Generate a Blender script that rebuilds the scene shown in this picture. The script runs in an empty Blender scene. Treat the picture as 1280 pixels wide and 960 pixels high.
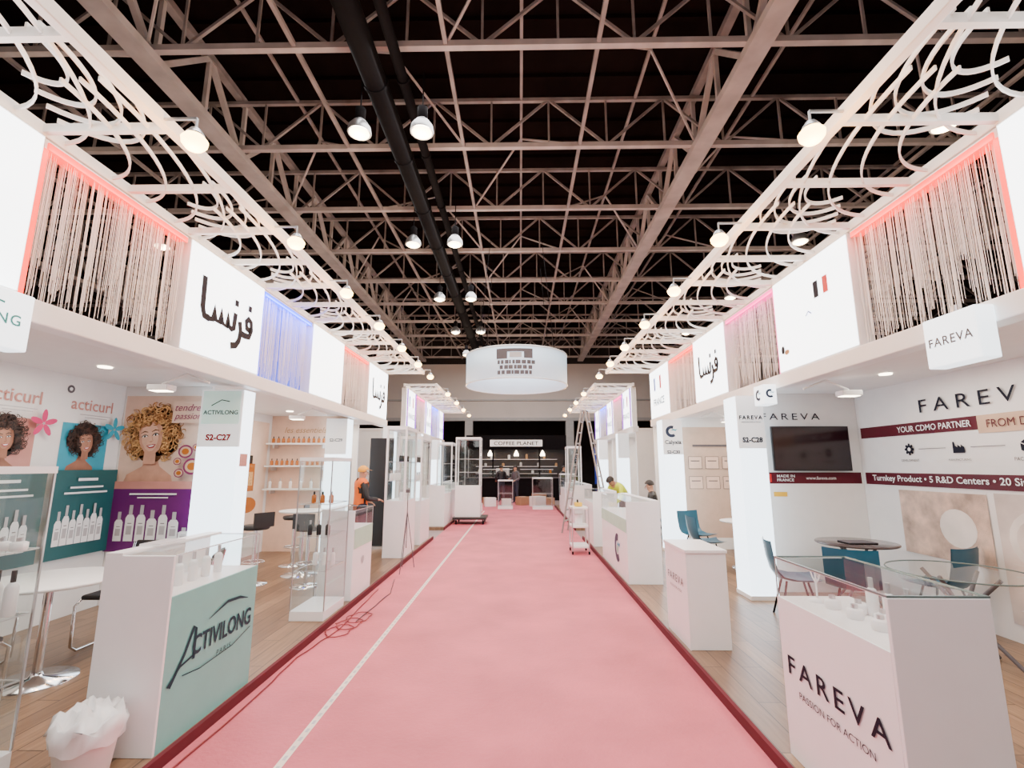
import bpy,bmesh,math,random
from mathutils import Vector,Matrix
random.seed(7)
S=bpy.context.scene; COL=S.collection
pi=math.pi
# ------------------------------------------------------------ materials
MATS={}
def mat(name,col,rough=.5,metal=0,es=0,noise=.06,scale=6,bump=0,spec=.5,detail=3):
    if name in MATS: return MATS[name]
    m=bpy.data.materials.new(name); m.use_nodes=True; nt=m.node_tree
    p=nt.nodes['Principled BSDF']
    p.inputs['Roughness'].default_value=rough; p.inputs['Metallic'].default_value=metal
    p.inputs['Specular IOR Level'].default_value=spec
    tc=nt.nodes.new('ShaderNodeTexCoord'); n=nt.nodes.new('ShaderNodeTexNoise')
    n.inputs['Scale'].default_value=scale; n.inputs['Detail'].default_value=detail
    nt.links.new(tc.outputs['Object'],n.inputs['Vector'])
    r=nt.nodes.new('ShaderNodeValToRGB')
    r.color_ramp.elements[0].position=.3; r.color_ramp.elements[1].position=.7
    r.color_ramp.elements[0].color=tuple(max(0,c*(1-noise)) for c in col)+(1,)
    r.color_ramp.elements[1].color=tuple(min(1,c*(1+noise)) for c in col)+(1,)
    nt.links.new(n.outputs['Fac'],r.inputs['Fac']); nt.links.new(r.outputs['Color'],p.inputs['Base Color'])
    if es>0:
        nt.links.new(r.outputs['Color'],p.inputs['Emission Color']); p.inputs['Emission Strength'].default_value=es
    if bump>0:
        n2=nt.nodes.new('ShaderNodeTexNoise'); n2.inputs['Scale'].default_value=scale*25
        nt.links.new(tc.outputs['Object'],n2.inputs['Vector'])
        b=nt.nodes.new('ShaderNodeBump'); b.inputs['Strength'].default_value=bump; b.inputs['Distance'].default_value=.01
        nt.links.new(n2.outputs['Fac'],b.inputs['Height']); nt.links.new(b.outputs['Normal'],p.inputs['Normal'])
    MATS[name]=m; return m
def glassmat():
    m=bpy.data.materials.new('clear_glass'); m.use_nodes=True; nt=m.node_tree; nt.nodes.clear()
    o=nt.nodes.new('ShaderNodeOutputMaterial'); mx=nt.nodes.new('ShaderNodeMixShader')
    t=nt.nodes.new('ShaderNodeBsdfTransparent'); t.inputs['Color'].default_value=(.93,.97,.96,1)
    g=nt.nodes.new('ShaderNodeBsdfGlossy'); g.inputs['Roughness'].default_value=.03
    lw=nt.nodes.new('ShaderNodeLayerWeight'); lw.inputs['Blend'].default_value=.12
    mp=nt.nodes.new('ShaderNodeMath'); mp.operation='MULTIPLY_ADD'; mp.inputs[1].default_value=.6; mp.inputs[2].default_value=.05
    nt.links.new(lw.outputs['Facing'],mp.inputs[0]); nt.links.new(mp.outputs[0],mx.inputs[0])
    nt.links.new(t.outputs[0],mx.inputs[1]); nt.links.new(g.outputs[0],mx.inputs[2])
    nt.links.new(mx.outputs[0],o.inputs[0]); return m
GLASS=glassmat()
def woodmat():
    m=mat('wood_plank',(.4,.3,.24),.35,noise=.1); nt=m.node_tree
    p=nt.nodes['Principled BSDF']; tc=nt.nodes.new('ShaderNodeTexCoord'); mp=nt.nodes.new('ShaderNodeMapping')
    mp.inputs['Rotation'].default_value=(0,0,pi/2)
    br=nt.nodes.new('ShaderNodeTexBrick'); br.inputs['Scale'].default_value=1
    br.inputs['Brick Width'].default_value=1.2; br.inputs['Row Height'].default_value=.16; br.inputs['Mortar Size'].default_value=.004
    br.inputs['Color1'].default_value=(.33,.20,.11,1); br.inputs['Color2'].default_value=(.20,.12,.07,1); br.inputs['Mortar'].default_value=(.06,.035,.02,1)
    n=nt.nodes.new('ShaderNodeTexNoise'); n.inputs['Scale'].default_value=3; n.inputs['Detail'].default_value=6
    mp2=nt.nodes.new('ShaderNodeMapping'); mp2.inputs['Scale'].default_value=(14,1,1)
    mx=nt.nodes.new('ShaderNodeMixRGB'); mx.blend_type='MULTIPLY'; mx.inputs[0].default_value=.7
    r=nt.nodes.new('ShaderNodeValToRGB'); r.color_ramp.elements[0].color=(.5,.45,.42,1); r.color_ramp.elements[0].position=.3; r.color_ramp.elements[1].position=.7
    nt.links.new(tc.outputs['Object'],mp.inputs[0]); nt.links.new(mp.outputs[0],br.inputs['Vector'])
    nt.links.new(tc.outputs['Object'],mp2.inputs[0]); nt.links.new(mp2.outputs[0],n.inputs['Vector']); nt.links.new(n.outputs['Fac'],r.inputs[0])
    nt.links.new(br.outputs['Color'],mx.inputs[1]); nt.links.new(r.outputs[0],mx.inputs[2]); nt.links.new(mx.outputs[0],p.inputs['Base Color'])
    return m
WOOD=woodmat()
WHITE=mat('white_laminate',(.86,.87,.87),.3,noise=.015)
WALLW=mat('white_panel',(.82,.81,.79),.55,noise=.02)
CREAM=mat('white_pergola_paint',(.86,.83,.78),.45,noise=.04)
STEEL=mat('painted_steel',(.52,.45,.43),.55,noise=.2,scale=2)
STEELT=mat('painted_steel_shaded',(.30,.25,.24),.6,noise=.3,scale=2)  # darker copy of the truss paint, gloom near the roof put into the colour
DARK=mat('dark_metal',(.006,.005,.006),.9,noise=.1,spec=.1)
BLACK=mat('black_plastic',(.006,.006,.007),.35)
BLACKL=mat('black_leather',(.010,.010,.012),.45,bump=.1)
CHROME=mat('chrome',(.70,.70,.71),.15,1,noise=.02)
ALU=mat('aluminium',(.60,.60,.61),.35,.9,noise=.05)
LADD=mat('worn_aluminium',(.30,.27,.25),.5,.3,noise=.1)
TEAL=mat('teal_vinyl',(.17,.49,.44),.4,noise=.03)
DTEAL=mat('dark_teal_ink',(.002,.035,.05),.5,spec=.2)
MTEAL=mat('mid_teal_print',(.008,.09,.095),.5)
LTEAL=mat('teal_ink',(.02,.28,.28),.5)
NAVY=mat('charcoal_navy_ink',(.008,.008,.018),.6,spec=.15)
GREYI=mat('grey_ink',(.11,.10,.11),.6,spec=.2)
LGREY=mat('light_grey',(.46,.45,.46),.5)
BURG=mat('burgundy_print',(.085,.003,.012),.5,spec=.3)
BEIGE=mat('beige_print',(.62,.42,.28),.6)
SAND=mat('sand_powder',(.60,.45,.36),.7,noise=.42,scale=5,detail=9,bump=.6)
SWIRL=mat('pale_swirl',(.62,.54,.49),.5,noise=.36,scale=1.6,detail=7)
CREAMP=mat('cream_smear',(.80,.74,.68),.5,noise=.12,scale=3)
PURP=mat('purple_print',(.125,.003,.135),.5)
PINKP=mat('pink_print',(.60,.02,.14),.5)
ROSE=mat('rose_print',(.56,.25,.21),.5)
REDI=mat('red_ink',(.55,.01,.015),.5)
BLUEI=mat('blue_ink',(.01,.04,.45),.5)
SKYP=mat('sky_blue_print',(.03,.34,.47),.5)
ORANGE=mat('orange_cloth',(.75,.14,.01),.8)
HELM=mat('yellow_helmet',(.80,.36,.01),.4)
YELL=mat('hi_vis_yellow',(.62,.75,.03),.7)
SKIN=mat('skin',(.48,.26,.17),.5)
SKINP=mat('print_skin',(.60,.32,.22),.6,noise=.12,scale=7)
SKINH=mat('print_skin_light',(.72,.44,.32),.6,noise=.08,scale=9)
SKIND=mat('print_skin_deep',(.31,.14,.085),.6,noise=.15,scale=9)
SKINDH=mat('print_skin_deep_light',(.42,.21,.135),.6,noise=.1,scale=9)
HAIR=mat('dark_hair',(.015,.009,.007),.6)
HAIR2=mat('dark_brown_hair',(.06,.028,.018),.6)
HBLOND=mat('blonde_hair_shade',(.13,.055,.018),.6,noise=.3,scale=30)
HBLOND1=mat('blonde_hair_print',(.36,.16,.05),.6,noise=.3,scale=30)
HBLOND2=mat('blonde_hair_highlight',(.68,.38,.14),.6,noise=.3,scale=30)
LIPS=mat('print_lips',(.40,.04,.06),.5)
PEACH=mat('peach_print',(.72,.52,.41),.6)
JEANS=mat('dark_trousers',(.02,.022,.04),.8)
BLUECH=mat('teal_blue_plastic',(.008,.11,.19),.3)
AMBER=mat('amber_perfume',(.48,.14,.02),.2)
PLUM=mat('plum_passion',(.22,.02,.10),.4)
LBOX=mat('lightbox_white',(.86,.95,1.0),.4,es=5.5,noise=.01)
LBOXC=mat('column_glow',(.74,.88,1.0),.4,es=4.0,noise=.01)
COLF=mat('column_front',(.80,.88,.93),.4,es=.45,noise=.01)
LRED=mat('red_led',(1,.008,.0),.4,es=3.2,noise=.01)
LBLUE=mat('blue_led',(.01,.06,1),.4,es=4,noise=.01)
LBLUEP=mat('blue_glow_panel',(.03,.09,.75),.5,es=.9,noise=.2,scale=2)  # blue LED glow put into the colour of an added panel
LPINK=mat('magenta_led',(.9,.02,.3),.4,es=2.5,noise=.01)
LVIO=mat('violet_glow',(.22,.05,.65),.4,es=1.6,noise=.05)
WARM=mat('warm_bulb',(1,.62,.20),.4,es=16,noise=.01)
COOLB=mat('lamp_lens',(1,.74,.42),.4,es=16,noise=.01)
DOWN=mat('downlight_lens',(1,.84,.62),.4,es=14,noise=.01)
STRING=mat('curtain_string',(.90,.89,.88),.6)
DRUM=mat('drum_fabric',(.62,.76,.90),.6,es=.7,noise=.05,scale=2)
TAPE=mat('floor_tape',(.80,.68,.58),.6)
WOODB=mat('light_wood',(.42,.23,.10),.5)
PGREEN=mat('pale_green',(.42,.66,.50),.5)
# ------------------------------------------------------------ builder
class B:
    def __init__(s): s.v=[];s.f=[];s.m=[];s.sm=[];s.mats=[]
    def mi(s,m):
        if m not in s.mats: s.mats.append(m)
        return s.mats.index(m)
    def add(s,vs,fs,m,smooth=False):
        o=len(s.v); s.v+= [tuple(v) for v in vs]; i=s.mi(m)
        for f in fs: s.f.append([o+k for k in f]); s.m.append(i); s.sm.append(smooth)
        return s
    def box(s,x0,x1,y0,y1,z0,z1,m):
        if m is GLASS:
            d=[abs(x1-x0),abs(y1-y0),abs(z1-z0)]; k=d.index(min(d))
            if k==0: x=(x0+x1)/2; return s.add([(x,y0,z0),(x,y1,z0),(x,y1,z1),(x,y0,z1)],[(0,1,2,3)],m)
            if k==1: y=(y0+y1)/2; return s.add([(x0,y,z0),(x1,y,z0),(x1,y,z1),(x0,y,z1)],[(0,1,2,3)],m)
            z=(z0+z1)/2; return s.add([(x0,y0,z),(x1,y0,z),(x1,y1,z),(x0,y1,z)],[(0,1,2,3)],m)
        vs=[(x,y,z) for x in(x0,x1) for y in(y0,y1) for z in(z0,z1)]
        return s.add(vs,[(0,1,3,2),(4,6,7,5),(0,4,5,1),(2,3,7,6),(0,2,6,4),(1,5,7,3)],m)
    def cyl(s,p0,p1,r,m,r1=None,n=12):
        return s.tube([p0,p1],r,m,n,rs=[r,r if r1 is None else r1])
    def tube(s,pts,r,m,n=8,rs=None,closed=False):
        P=[Vector(p) for p in pts]; vs=[];L=len(P); up=None
        for i,p in enumerate(P):
            if closed: d=P[(i+1)%L]-P[i-1]
            else: d=P[min(i+1,L-1)]-P[max(i-1,0)]
            d.normalize()
            if up is None: up=Vector((0,0,1)) if abs(d.z)<.9 else Vector((0,1,0))
            a=d.cross(up)
            if a.length<1e-4: a=d.orthogonal()
            a.normalize(); b=a.cross(d).normalized(); up=b
            rr=rs[i] if rs else r
            vs+=[p+a*rr*math.cos(2*pi*k/n)+b*rr*math.sin(2*pi*k/n) for k in range(n)]
        fs=[]
        for i in range(L if closed else L-1):
            j=(i+1)%L
            fs+=[(i*n+k,i*n+(k+1)%n,j*n+(k+1)%n,j*n+k) for k in range(n)]
        s.add(vs,fs,m,n>5)
        if not closed:
            s.add(vs[:n],[tuple(range(n))],m); s.add(vs[-n:],[tuple(range(n))],m)
        return s
    def bar(s,p0,p1,w,h,m):
        P0=Vector(p0);P1=Vector(p1);d=(P1-P0).normalized(); up=Vector((0,0,1)) if abs(d.z)<.95 else Vector((0,1,0))
        a=d.cross(up).normalized(); b=a.cross(d)
        vs=[P+a*i*w/2+b*j*h/2 for P in(P0,P1) for i,j in((-1,-1),(1,-1),(1,1),(-1,1))]
        return s.add(vs,[(0,1,2,3),(4,5,6,7),(0,1,5,4),(1,2,6,5),(2,3,7,6),(3,0,4,7)],m)
    def lathe(s,c,prof,m,n=24):
        vs=[]
        for r,z in prof: vs+=[(c[0]+r*math.cos(2*pi*k/n),c[1]+r*math.sin(2*pi*k/n),c[2]+z) for k in range(n)]
        fs=[]
        for i in range(len(prof)-1): fs+=[(i*n+k,i*n+(k+1)%n,(i+1)*n+(k+1)%n,(i+1)*n+k) for k in range(n)]
        s.add(vs,fs,m,True)
        if prof[0][0]>1e-4: s.add(vs[:n],[tuple(range(n))],m)
        if prof[-1][0]>1e-4: s.add(vs[-n:],[tuple(range(n))],m)
        return s
    def sph(s,c,r,m,n=12):
        return s.lathe(c,[(r*math.sin(pi*i/8)+1e-5,-r*math.cos(pi*i/8)) for i in range(9)],m,n)
    def strip(s,pts,w,h,m):
        P=[Vector(p) for p in pts]; vs=[];L=len(P)
        for i,p in enumerate(P):
            d=P[min(i+1,L-1)]-P[max(i-1,0)]; d.z=0; d.normalize(); a=Vector((-d.y,d.x,0))*w/2; u=Vector((0,0,h/2))
            vs+=[p+a+u,p-a+u,p-a-u,p+a-u]
        fs=[]
        for i in range(L-1): fs+=[(i*4+k,i*4+(k+1)%4,i*4+4+(k+1)%4,i*4+4+k) for k in range(4)]
        fs+=[(0,1,2,3),(L*4-4,L*4-3,L*4-2,L*4-1)]
        return s.add(vs,fs,m)
    def mesh(s,name):
        me=bpy.data.meshes.new(name); me.from_pydata(s.v,[],s.f)
        for m in s.mats: me.materials.append(m)
        me.polygons.foreach_set('material_index',s.m); me.polygons.foreach_set('use_smooth',s.sm)
        bm=bmesh.new(); bm.from_mesh(me); bmesh.ops.recalc_face_normals(bm,faces=bm.faces); bm.to_mesh(me); bm.free()
        return me
def meta(o,label,cat,group=None,kind=None):
    o['label']=label; o['category']=cat
    if group:o['group']=group
    if kind:o['kind']=kind
def thing(name,label,cat,loc=(0,0,0),group=None,rot=0):
    e=bpy.data.objects.new(name,None); e.empty_display_size=.1; e.location=loc; e.rotation_euler=(0,0,rot); COL.objects.link(e); meta(e,label,cat,group); return e
def bev(o,w):
    if w: 
        md=o.modifiers.new('bevel','BEVEL'); md.width=w; md.segments=2; md.limit_method='ANGLE'
def part(par,name,b,label=None,bevel=0,kind=None):
    o=bpy.data.objects.new(name,b.mesh(name) if isinstance(b,B) else b); COL.objects.link(o); o.parent=par
    if label:o['label']=label
    if kind:o['kind']=kind
    bev(o,bevel); return o
def solo(name,label,cat,b,loc=(0,0,0),group=None,kind=None,bevel=0,rot=0):
    o=bpy.data.objects.new(name,b.mesh(name)); COL.objects.link(o); o.location=loc; o.rotation_euler=(0,0,rot); meta(o,label,cat,group,kind); bev(o,bevel); return o
def struct(name,b,label=''):
    o=bpy.data.objects.new(name,b.mesh(name)); COL.objects.link(o); o['kind']='structure'
    if label:o['label']=label
    return o
def dup(o,loc=None,rot=None,par=None,label=None):
    c=o.copy(); COL.objects.link(c)
    if loc is not None:c.location=loc
    if rot is not None:c.rotation_euler=(0,0,rot)
    if par is not None:c.parent=par
    if label:c['label']=label
    for ch in list(o.children): dup(ch,par=c)
    return c
FACE={'S':(Vector((1,0,0)),Vector((0,0,1)),Vector((0,-1,0))),
      'E':(Vector((0,1,0)),Vector((0,0,1)),Vector((1,0,0))),
      'W':(Vector((0,-1,0)),Vector((0,0,1)),Vector((-1,0,0)))}
def text(par,s,pos,face,m,w=None,h=None,bold=0,name='lettering',spacing=1.0,label=None,slant=0):
    c=bpy.data.curves.new('t','FONT'); c.body=s; c.size=1; c.offset=bold; c.space_character=spacing; c.resolution_u=3; c.shear=slant
    o=bpy.data.objects.new('t',c); COL.objects.link(o)
    bpy.context.view_layer.update()
    me=bpy.data.meshes.new_from_object(o); bpy.data.objects.remove(o)
    if not me.vertices: return None
    xs=[v.co.x for v in me.vertices]; ys=[v.co.y for v in me.vertices]
    cx=(min(xs)+max(xs))/2; cy=(min(ys)+max(ys))/2; W=max(xs)-min(xs);H=max(ys)-min(ys)
    if w and h: sx=w/W;sy=h/H
    elif w: sx=sy=w/W
    else: sx=sy=h/H
    U,V,N=FACE[face]; P=Vector(pos)
    for v in me.vertices:
        v.co=P+U*((v.co.x-cx)*sx)+V*((v.co.y-cy)*sy)
    me.materials.clear(); me.materials.append(m); me.name=name
    return part(par,name,me,label or ('printed words'))
class Art:
    def __init__(s,pos,face,step=.0012): s.P=Vector(pos); s.F=FACE[face]; s.b=B(); s.l=0; s.st=step
    def poly(s,pts,m,nl=True):
        if nl:s.l+=1
        U,V,N=s.F; s.b.add([s.P+U*x+V*y+N*(s.st*s.l) for x,y in pts],[tuple(range(len(pts)))],m); return s
    def rect(s,x0,y0,x1,y1,m,nl=True): return s.poly([(x0,y0),(x1,y0),(x1,y1),(x0,y1)],m,nl)
    def ell(s,cx,cy,rx,ry,m,n=20,nl=True,a=0):
        return s.poly([(cx+rx*math.cos(2*pi*k/n)*math.cos(a)-ry*math.sin(2*pi*k/n)*math.sin(a),cy+rx*math.cos(2*pi*k/n)*math.sin(a)+ry*math.sin(2*pi*k/n)*math.cos(a)) for k in range(n)],m,nl)
    def stroke(s,pts,w,m,ws=None,nl=True):
        if nl: s.l+=1
        L=len(pts)
        P=[Vector(p) for p in pts]
        ps=[]
        for i in range(L):
            d=(P[min(i+1,L-1)]-P[max(i-1,0)]).normalized(); a=Vector((-d.y,d.x))*(ws[i] if ws else w)/2; ps.append((P[i]+a,P[i]-a))
        for i in range(L-1): s.poly([ps[i][0],ps[i][1],ps[i+1][1],ps[i+1][0]],m,False)
        return s
    def bottle(s,cx,y,w,h,m,cap=None):
        s.poly([(cx-w/2,y),(cx+w/2,y),(cx+w/2,y+h*.64),(cx+w*.3,y+h*.73),(cx-w*.3,y+h*.73),(cx-w/2,y+h*.64)],m); s.rect(cx-w*.2,y+h*.73,cx+w*.2,y+h,cap or m,False); s.rect(cx-w*.3,y+h*.18,cx+w*.3,y+h*.42,LGREY); s.rect(cx-w*.22,y+h*.48,cx+w*.22,y+h*.5,GREYI,False)
        return s
    def done(s,par,name='printed_graphic',label=None): return part(par,name,s.b,label)
# ------------------------------------------------------------ constants
ZP=.08; AL=-2.07; AR=1.49; XL=-3.3; XR=3.22; BL=-5.05; BR=4.7; YF=31
# ------------------------------------------------------------ room
FLOORM=mat('grey_concrete',(.26,.19,.18),.6,noise=.15)
b=B(); b.box(-22,22,-6,40,-.1,0,FLOORM); struct('floor',b,'grey hall floor')
ROOF=mat('roof_deck',(.010,.005,.0045),.95,noise=.3,scale=1,spec=.05)
b=B(); b.box(-22,22,-6,40,10.9,11.0,ROOF)
for i in range(60): b.box(-22,22,-5+i*.75,-4.9+i*.75,10.8,10.9,ROOF)
struct('ceiling',b,'dark corrugated roof deck')
HW=mat('hall_wall',(.02,.014,.013),.8)
FW=mat('hall_white_wall',(.72,.64,.61),.7,noise=.05,scale=.6)
DW=mat('hall_dim_wall',(.04,.033,.033),.8,noise=.3,scale=.7)
b=B(); b.box(-22.1,-22,-6,40,0,11,HW); struct('wall_left',b)
b=B(); b.box(22,22.1,-6,40,0,11,HW); struct('wall_right',b)
b=B(); b.box(-22,22,-6.1,-6,0,11,HW); struct('wall_front',b)
b=B(); b.box(-22,22,40,40.1,0,11,DW); struct('wall_back',b)
b=B(); b.box(-22,22,YF,YF+.3,4.6,8.35,FW); b.box(-22,22,YF,YF+.3,8.35,10.9,HW); b.box(-22,22,YF-.1,YF,5.9,6.0,LGREY); b.box(-22,22,YF-.12,YF,4.6,4.8,LGREY); struct('wall_far',b,'white bulkhead wall above the hall opening')
CARP=mat('red_carpet',(.57,.115,.155),.62,noise=.16,scale=1.4,bump=.5,spec=.5,detail=8)
b=B(); b.box(AL+.032,AR-.032,-3,24.8,.0,.012,CARP); solo('aisle_carpet','pinkish red exhibition carpet running down the aisle','carpet',b)
EDGE=mat('dark_red_carpet',(.11,.004,.012),.9)
b=B()
b.box(-1.405,-1.36,-2,19,.0125,.0145,TAPE); 
for i in range(210): b.box(-1.392,-1.372,-2+i*.1,-1.955+i*.1,.0146,.015,LGREY)
solo('floor_tape','cream dotted tape strip laid along the carpet','tape',b)
for nm,x0,x1,y0,y1 in(('l',BL,AL,-2,11.7),('r',AR,BR,-2,11.8),('l2',BL,AL,13.4,21),('r2',AR,BR,13.4,21)):
    T=thing('booth_platform','raised booth floor with wood plank effect and dark red edge','platform',((x0+x1)/2,(y0+y1)/2,0))
    dx=(x1-x0)/2;dy=(y1-y0)/2
    b=B(); b.box(-dx,dx,-dy,dy,0,ZP-.001,WOOD); part(T,'plank_top',b)
    xe=dx if x1==AL else -dx-.03
    b=B(); b.box(xe,xe+.03,-dy,dy,0,ZP-.001,EDGE); part(T,'edge_strip',b)
# ------------------------------------------------------------ roof trusses
def web(b,ax,c,lo,hi,z0,z1,step,m,w=.05):
    t=lo;k=0
    while t<hi-.01:
        a=t;e=t+step
        za,zb=(z0,z1) if k%2==0 else (z1,z0)
        P=lambda q,z:(q,c,z) if ax=='x' else (c,q,z)
        b.bar(P(a,za),P(e,zb),w,w,m); b.bar(P(a,z0),P(a,z1),w*.8,w*.8,m)
        t=e;k+=1
ZB=8.7;ZT=9.85
ys=[1.8+2.6*i for i in range(12)]
first=None
for i,y in enumerate(ys):
    if first is None:
        T=thing('roof_truss','pale painted steel lattice truss spanning the hall','truss',(0,y,ZB),'transverse roof trusses')
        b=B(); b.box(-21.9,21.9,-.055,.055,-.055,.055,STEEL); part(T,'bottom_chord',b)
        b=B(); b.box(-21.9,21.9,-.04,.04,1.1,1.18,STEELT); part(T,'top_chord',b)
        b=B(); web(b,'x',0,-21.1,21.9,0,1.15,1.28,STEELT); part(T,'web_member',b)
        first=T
    else: dup(first,(0,y,ZB))
first=None
for x in(-16.6,-6.35,3.96,14.2):
    if first is None:
        T=thing('roof_girder','heavy pale painted steel girder running the length of the hall','girder',(x,0,ZB-.12),'longitudinal roof girders')
        b=B(); b.box(-.18,.18,-5.9,YF-.15,-.09,.06,STEEL); part(T,'bottom_chord',b)
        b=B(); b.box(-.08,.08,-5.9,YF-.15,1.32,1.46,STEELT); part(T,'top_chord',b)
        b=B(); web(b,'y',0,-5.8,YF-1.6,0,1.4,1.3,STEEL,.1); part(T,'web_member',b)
        first=T
    else: dup(first,(x,0,ZB-.12))
b=B()
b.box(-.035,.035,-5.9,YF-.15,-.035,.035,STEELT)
first=None
for x in(-14,-11.5,-8.9,-3.79,-1.23,1.33,6.5,9.1,11.6):
    if first is None: first=solo('roof_tie','slim steel tie beam between roof trusses','tie beam',b,(x,0,ZB),'longitudinal roof ties')
    else: dup(first,(x,0,ZB))
b=B(); b.box(-.03,.03,-5.9,YF-.15,-.03,.03,STEELT); first=None
for x in(-12.7,-7.6,-5.0,-2.5,.05,2.6,5.2,10.3):
    if first is None: first=solo('roof_purlin','slim upper steel purlin under the roof deck','purlin',b,(x,0,ZT),'roof purlins')
    else: dup(first,(x,0,ZT))
firstb={}
for i in range(11):
    y0=ys[i];y1=ys[i+1]
    for j,x in enumerate((-8.9,-6.35,-3.79,-1.23,1.33,3.96,6.5)): 
        if (i+j)%2: continue
        k=i%2
        if k not in firstb:
            xa,xb=(0,2.56) if not k else (2.56,0)
            b=B(); b.tube([(xa,0,.02),(1.28,1.3,1.15),(xb,2.6,.02)],.028,STEEL,5)
            firstb[k]=solo('roof_bracing','diagonal steel bracing between two trusses','bracing',b,(x,y0,ZB),'diagonal roof braces')
        else: dup(firstb[k],(x,y0,ZB))
def duct(x,z,r,m,n='air_duct'):
    b=B(); b.tube([(0,-5.9,0),(0,YF-.2,0)],r,m,16)
    for i in range(16): b.tube([(0,-5+i*2.05,0),(0,-4.93+i*2.05,0)],r+.02,m,16)
    solo(n,'dark round ventilation duct slung below the trusses','duct',b,(x,0,z),'ceiling ducts')
duct(-2.5,8.3,.2,DARK); duct(-2.02,8.35,.09,DARK,'conduit_pipe')
def pendant(loc,zt):
    T=thing('pendant_lamp','dome shaped high bay pendant lamp on a cable','lamp',loc,'high bay lamps')
    b=B(); b.lathe((0,0,0),[(.2,0),(.205,.02),(.19,.12),(.12,.22),(.07,.27)],ALU); part(T,'lamp_shade',b)
    b=B(); b.lathe((0,0,0),[(.001,-.06),(.1,-.05),(.17,-.01),(.18,.01),(.001,.02)],COOLB); part(T,'bulb',b)
    b=B(); b.lathe((0,0,0),[(.07,.27),(.09,.3),(.09,.48),(.04,.52)],DARK); part(T,'ballast_housing',b)
    b=B(); b.cyl((0,0,.5),(0,0,zt-loc[2]),.012,DARK); part(T,'cable',b)
    return T
PL=None
lamps=[]
for y in(7.5,11.8,16,20.2,24.5):
    for x in(-2.8,-1.7): lamps.append((x,y))
for y in(7.5,11.8,16,20.5): lamps+=[(7.3,y),(-9.5,y)]
for y in (1.5,): lamps+=[(-1.8,y),(5.5,y),(-8.5,y)]
for (x,y) in lamps:
    if PL is None: PL=pendant((x,y,7.45),8.64)
    else: dup(PL,(x,y,7.45))
    l=bpy.data.lights.new('lamp_light','POINT'); l.energy=65; l.color=(1,.78,.56); l.shadow_soft_size=.15
    o=bpy.data.objects.new('lamp_light',l); o.location=(x,y,7.25); COL.objects.link(o)
# ------------------------------------------------------------ pergolas, headers, lightboxes
ZG=3.98
def pergola(side,y0,y1,n):
    xi,xo=(-2.38,XL+.02) if side<0 else (2.13,XR-.02)
    T=thing('pergola','white open pergola canopy with curved slats above the booths','pergola',((xi+xo)/2,(y0+y1)/2,ZG),'booth pergolas')
    cx=(xi+xo)/2;cy=(y0+y1)/2
    for nm,x in(('inner_beam',xi),('outer_beam',xo)):
        b=B(); b.box(x-cx-.03,x-cx+.03,y0-cy,y1-cy,-.045,.045,CREAM); part(T,nm,b,bevel=.006)
    L=(y1-y0)/n
    for i in range(n+1):
        y=y0+L*i-cy; b=B(); b.box(min(xi,xo)-cx,max(xi,xo)-cx,y-.02,y+.02,-.03,.03,CREAM); part(T,'cross_beam',b)
    for i in range(0,n-1,2):
        ya=y0+L*i-cy; LL=L*2; W=xo-xi
        for k in range(4):
            pts=[];pts2=[]
            for t in range(19):
                a=t/18*pi/2
                u=1-(1.0-.13*k)*math.cos(a); v=-.3+(1.4-.24*k)*math.sin(a)
                pts.append((xi-cx+W*u,max(y0-cy,ya+LL*v),-.0-.003*k))
                a=t/18*pi*.75-.35
                u=.5+(.5-.09*k)*math.cos(a+1.2); v=.5+(.62-.12*k)*math.sin(a+1.2)
                pts2.append((xi-cx+W*u,max(y0-cy,min(y1-cy,ya+LL*v)),.03+.003*k))
            b=B(); b.strip(pts,.012,.03,CREAM); part(T,'curved_slat',b)
            b=B(); b.strip(pts2,.012,.03,CREAM); part(T,'curved_slat',b)
pergola(-1,.0,11.6,16); pergola(1,.0,11.6,16)
pergola(-1,13.4,20.5,10); pergola(1,13.4,20.5,10)
def header(side,y0,y1):
    X=XL if side<0 else XR
    b=B(); b.box(-.08,.08,-(y1-y0)/2,(y1-y0)/2,2.64,2.80,WHITE)
    T=solo('header_beam','white booth header beam carrying the light boxes','beam',b,(X,(y0+y1)/2,0),'booth header beams',bevel=.01)
for s in(-1,1): header(s,0,11.6); header(s,13.4,20.5)
def arabic(a,sc,m,ox=0,oy=0):
    q=lambda pts:[(ox+x*sc,oy+y*sc) for x,y in pts]
    w=.085*sc
    a.stroke(q([(-.50,.36),(-.49,.0),(-.45,-.09),(-.36,-.10)]),w,m)
    a.stroke(q([(-.40,-.10),(-.30,-.09),(-.275,.07),(-.25,-.08),(-.17,-.09),(-.145,.07),(-.12,-.08),(-.03,-.10),(-.01,.07),(.01,-.08),(.07,-.10)]),w*.9,m)
    a.stroke(q([(.05,-.10),(.11,-.08),(.125,.12)]),w,m)
    a.rect(ox+.09*sc,oy+.21*sc,ox+.17*sc,oy+.29*sc,m)
    a.stroke(q([(.22,.04),(.255,-.08),(.24,-.2),(.18,-.28),(.07,-.31)]),w,m)
    a.stroke(q([(.23,-.10),(.34,-.11),(.45,-.10),(.49,.0),(.47,.10),(.41,.13),(.36,.08),(.38,.0),(.47,-.02)]),w,m)
    a.rect(ox+.38*sc,oy+.23*sc,ox+.46*sc,oy+.31*sc,m)
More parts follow.
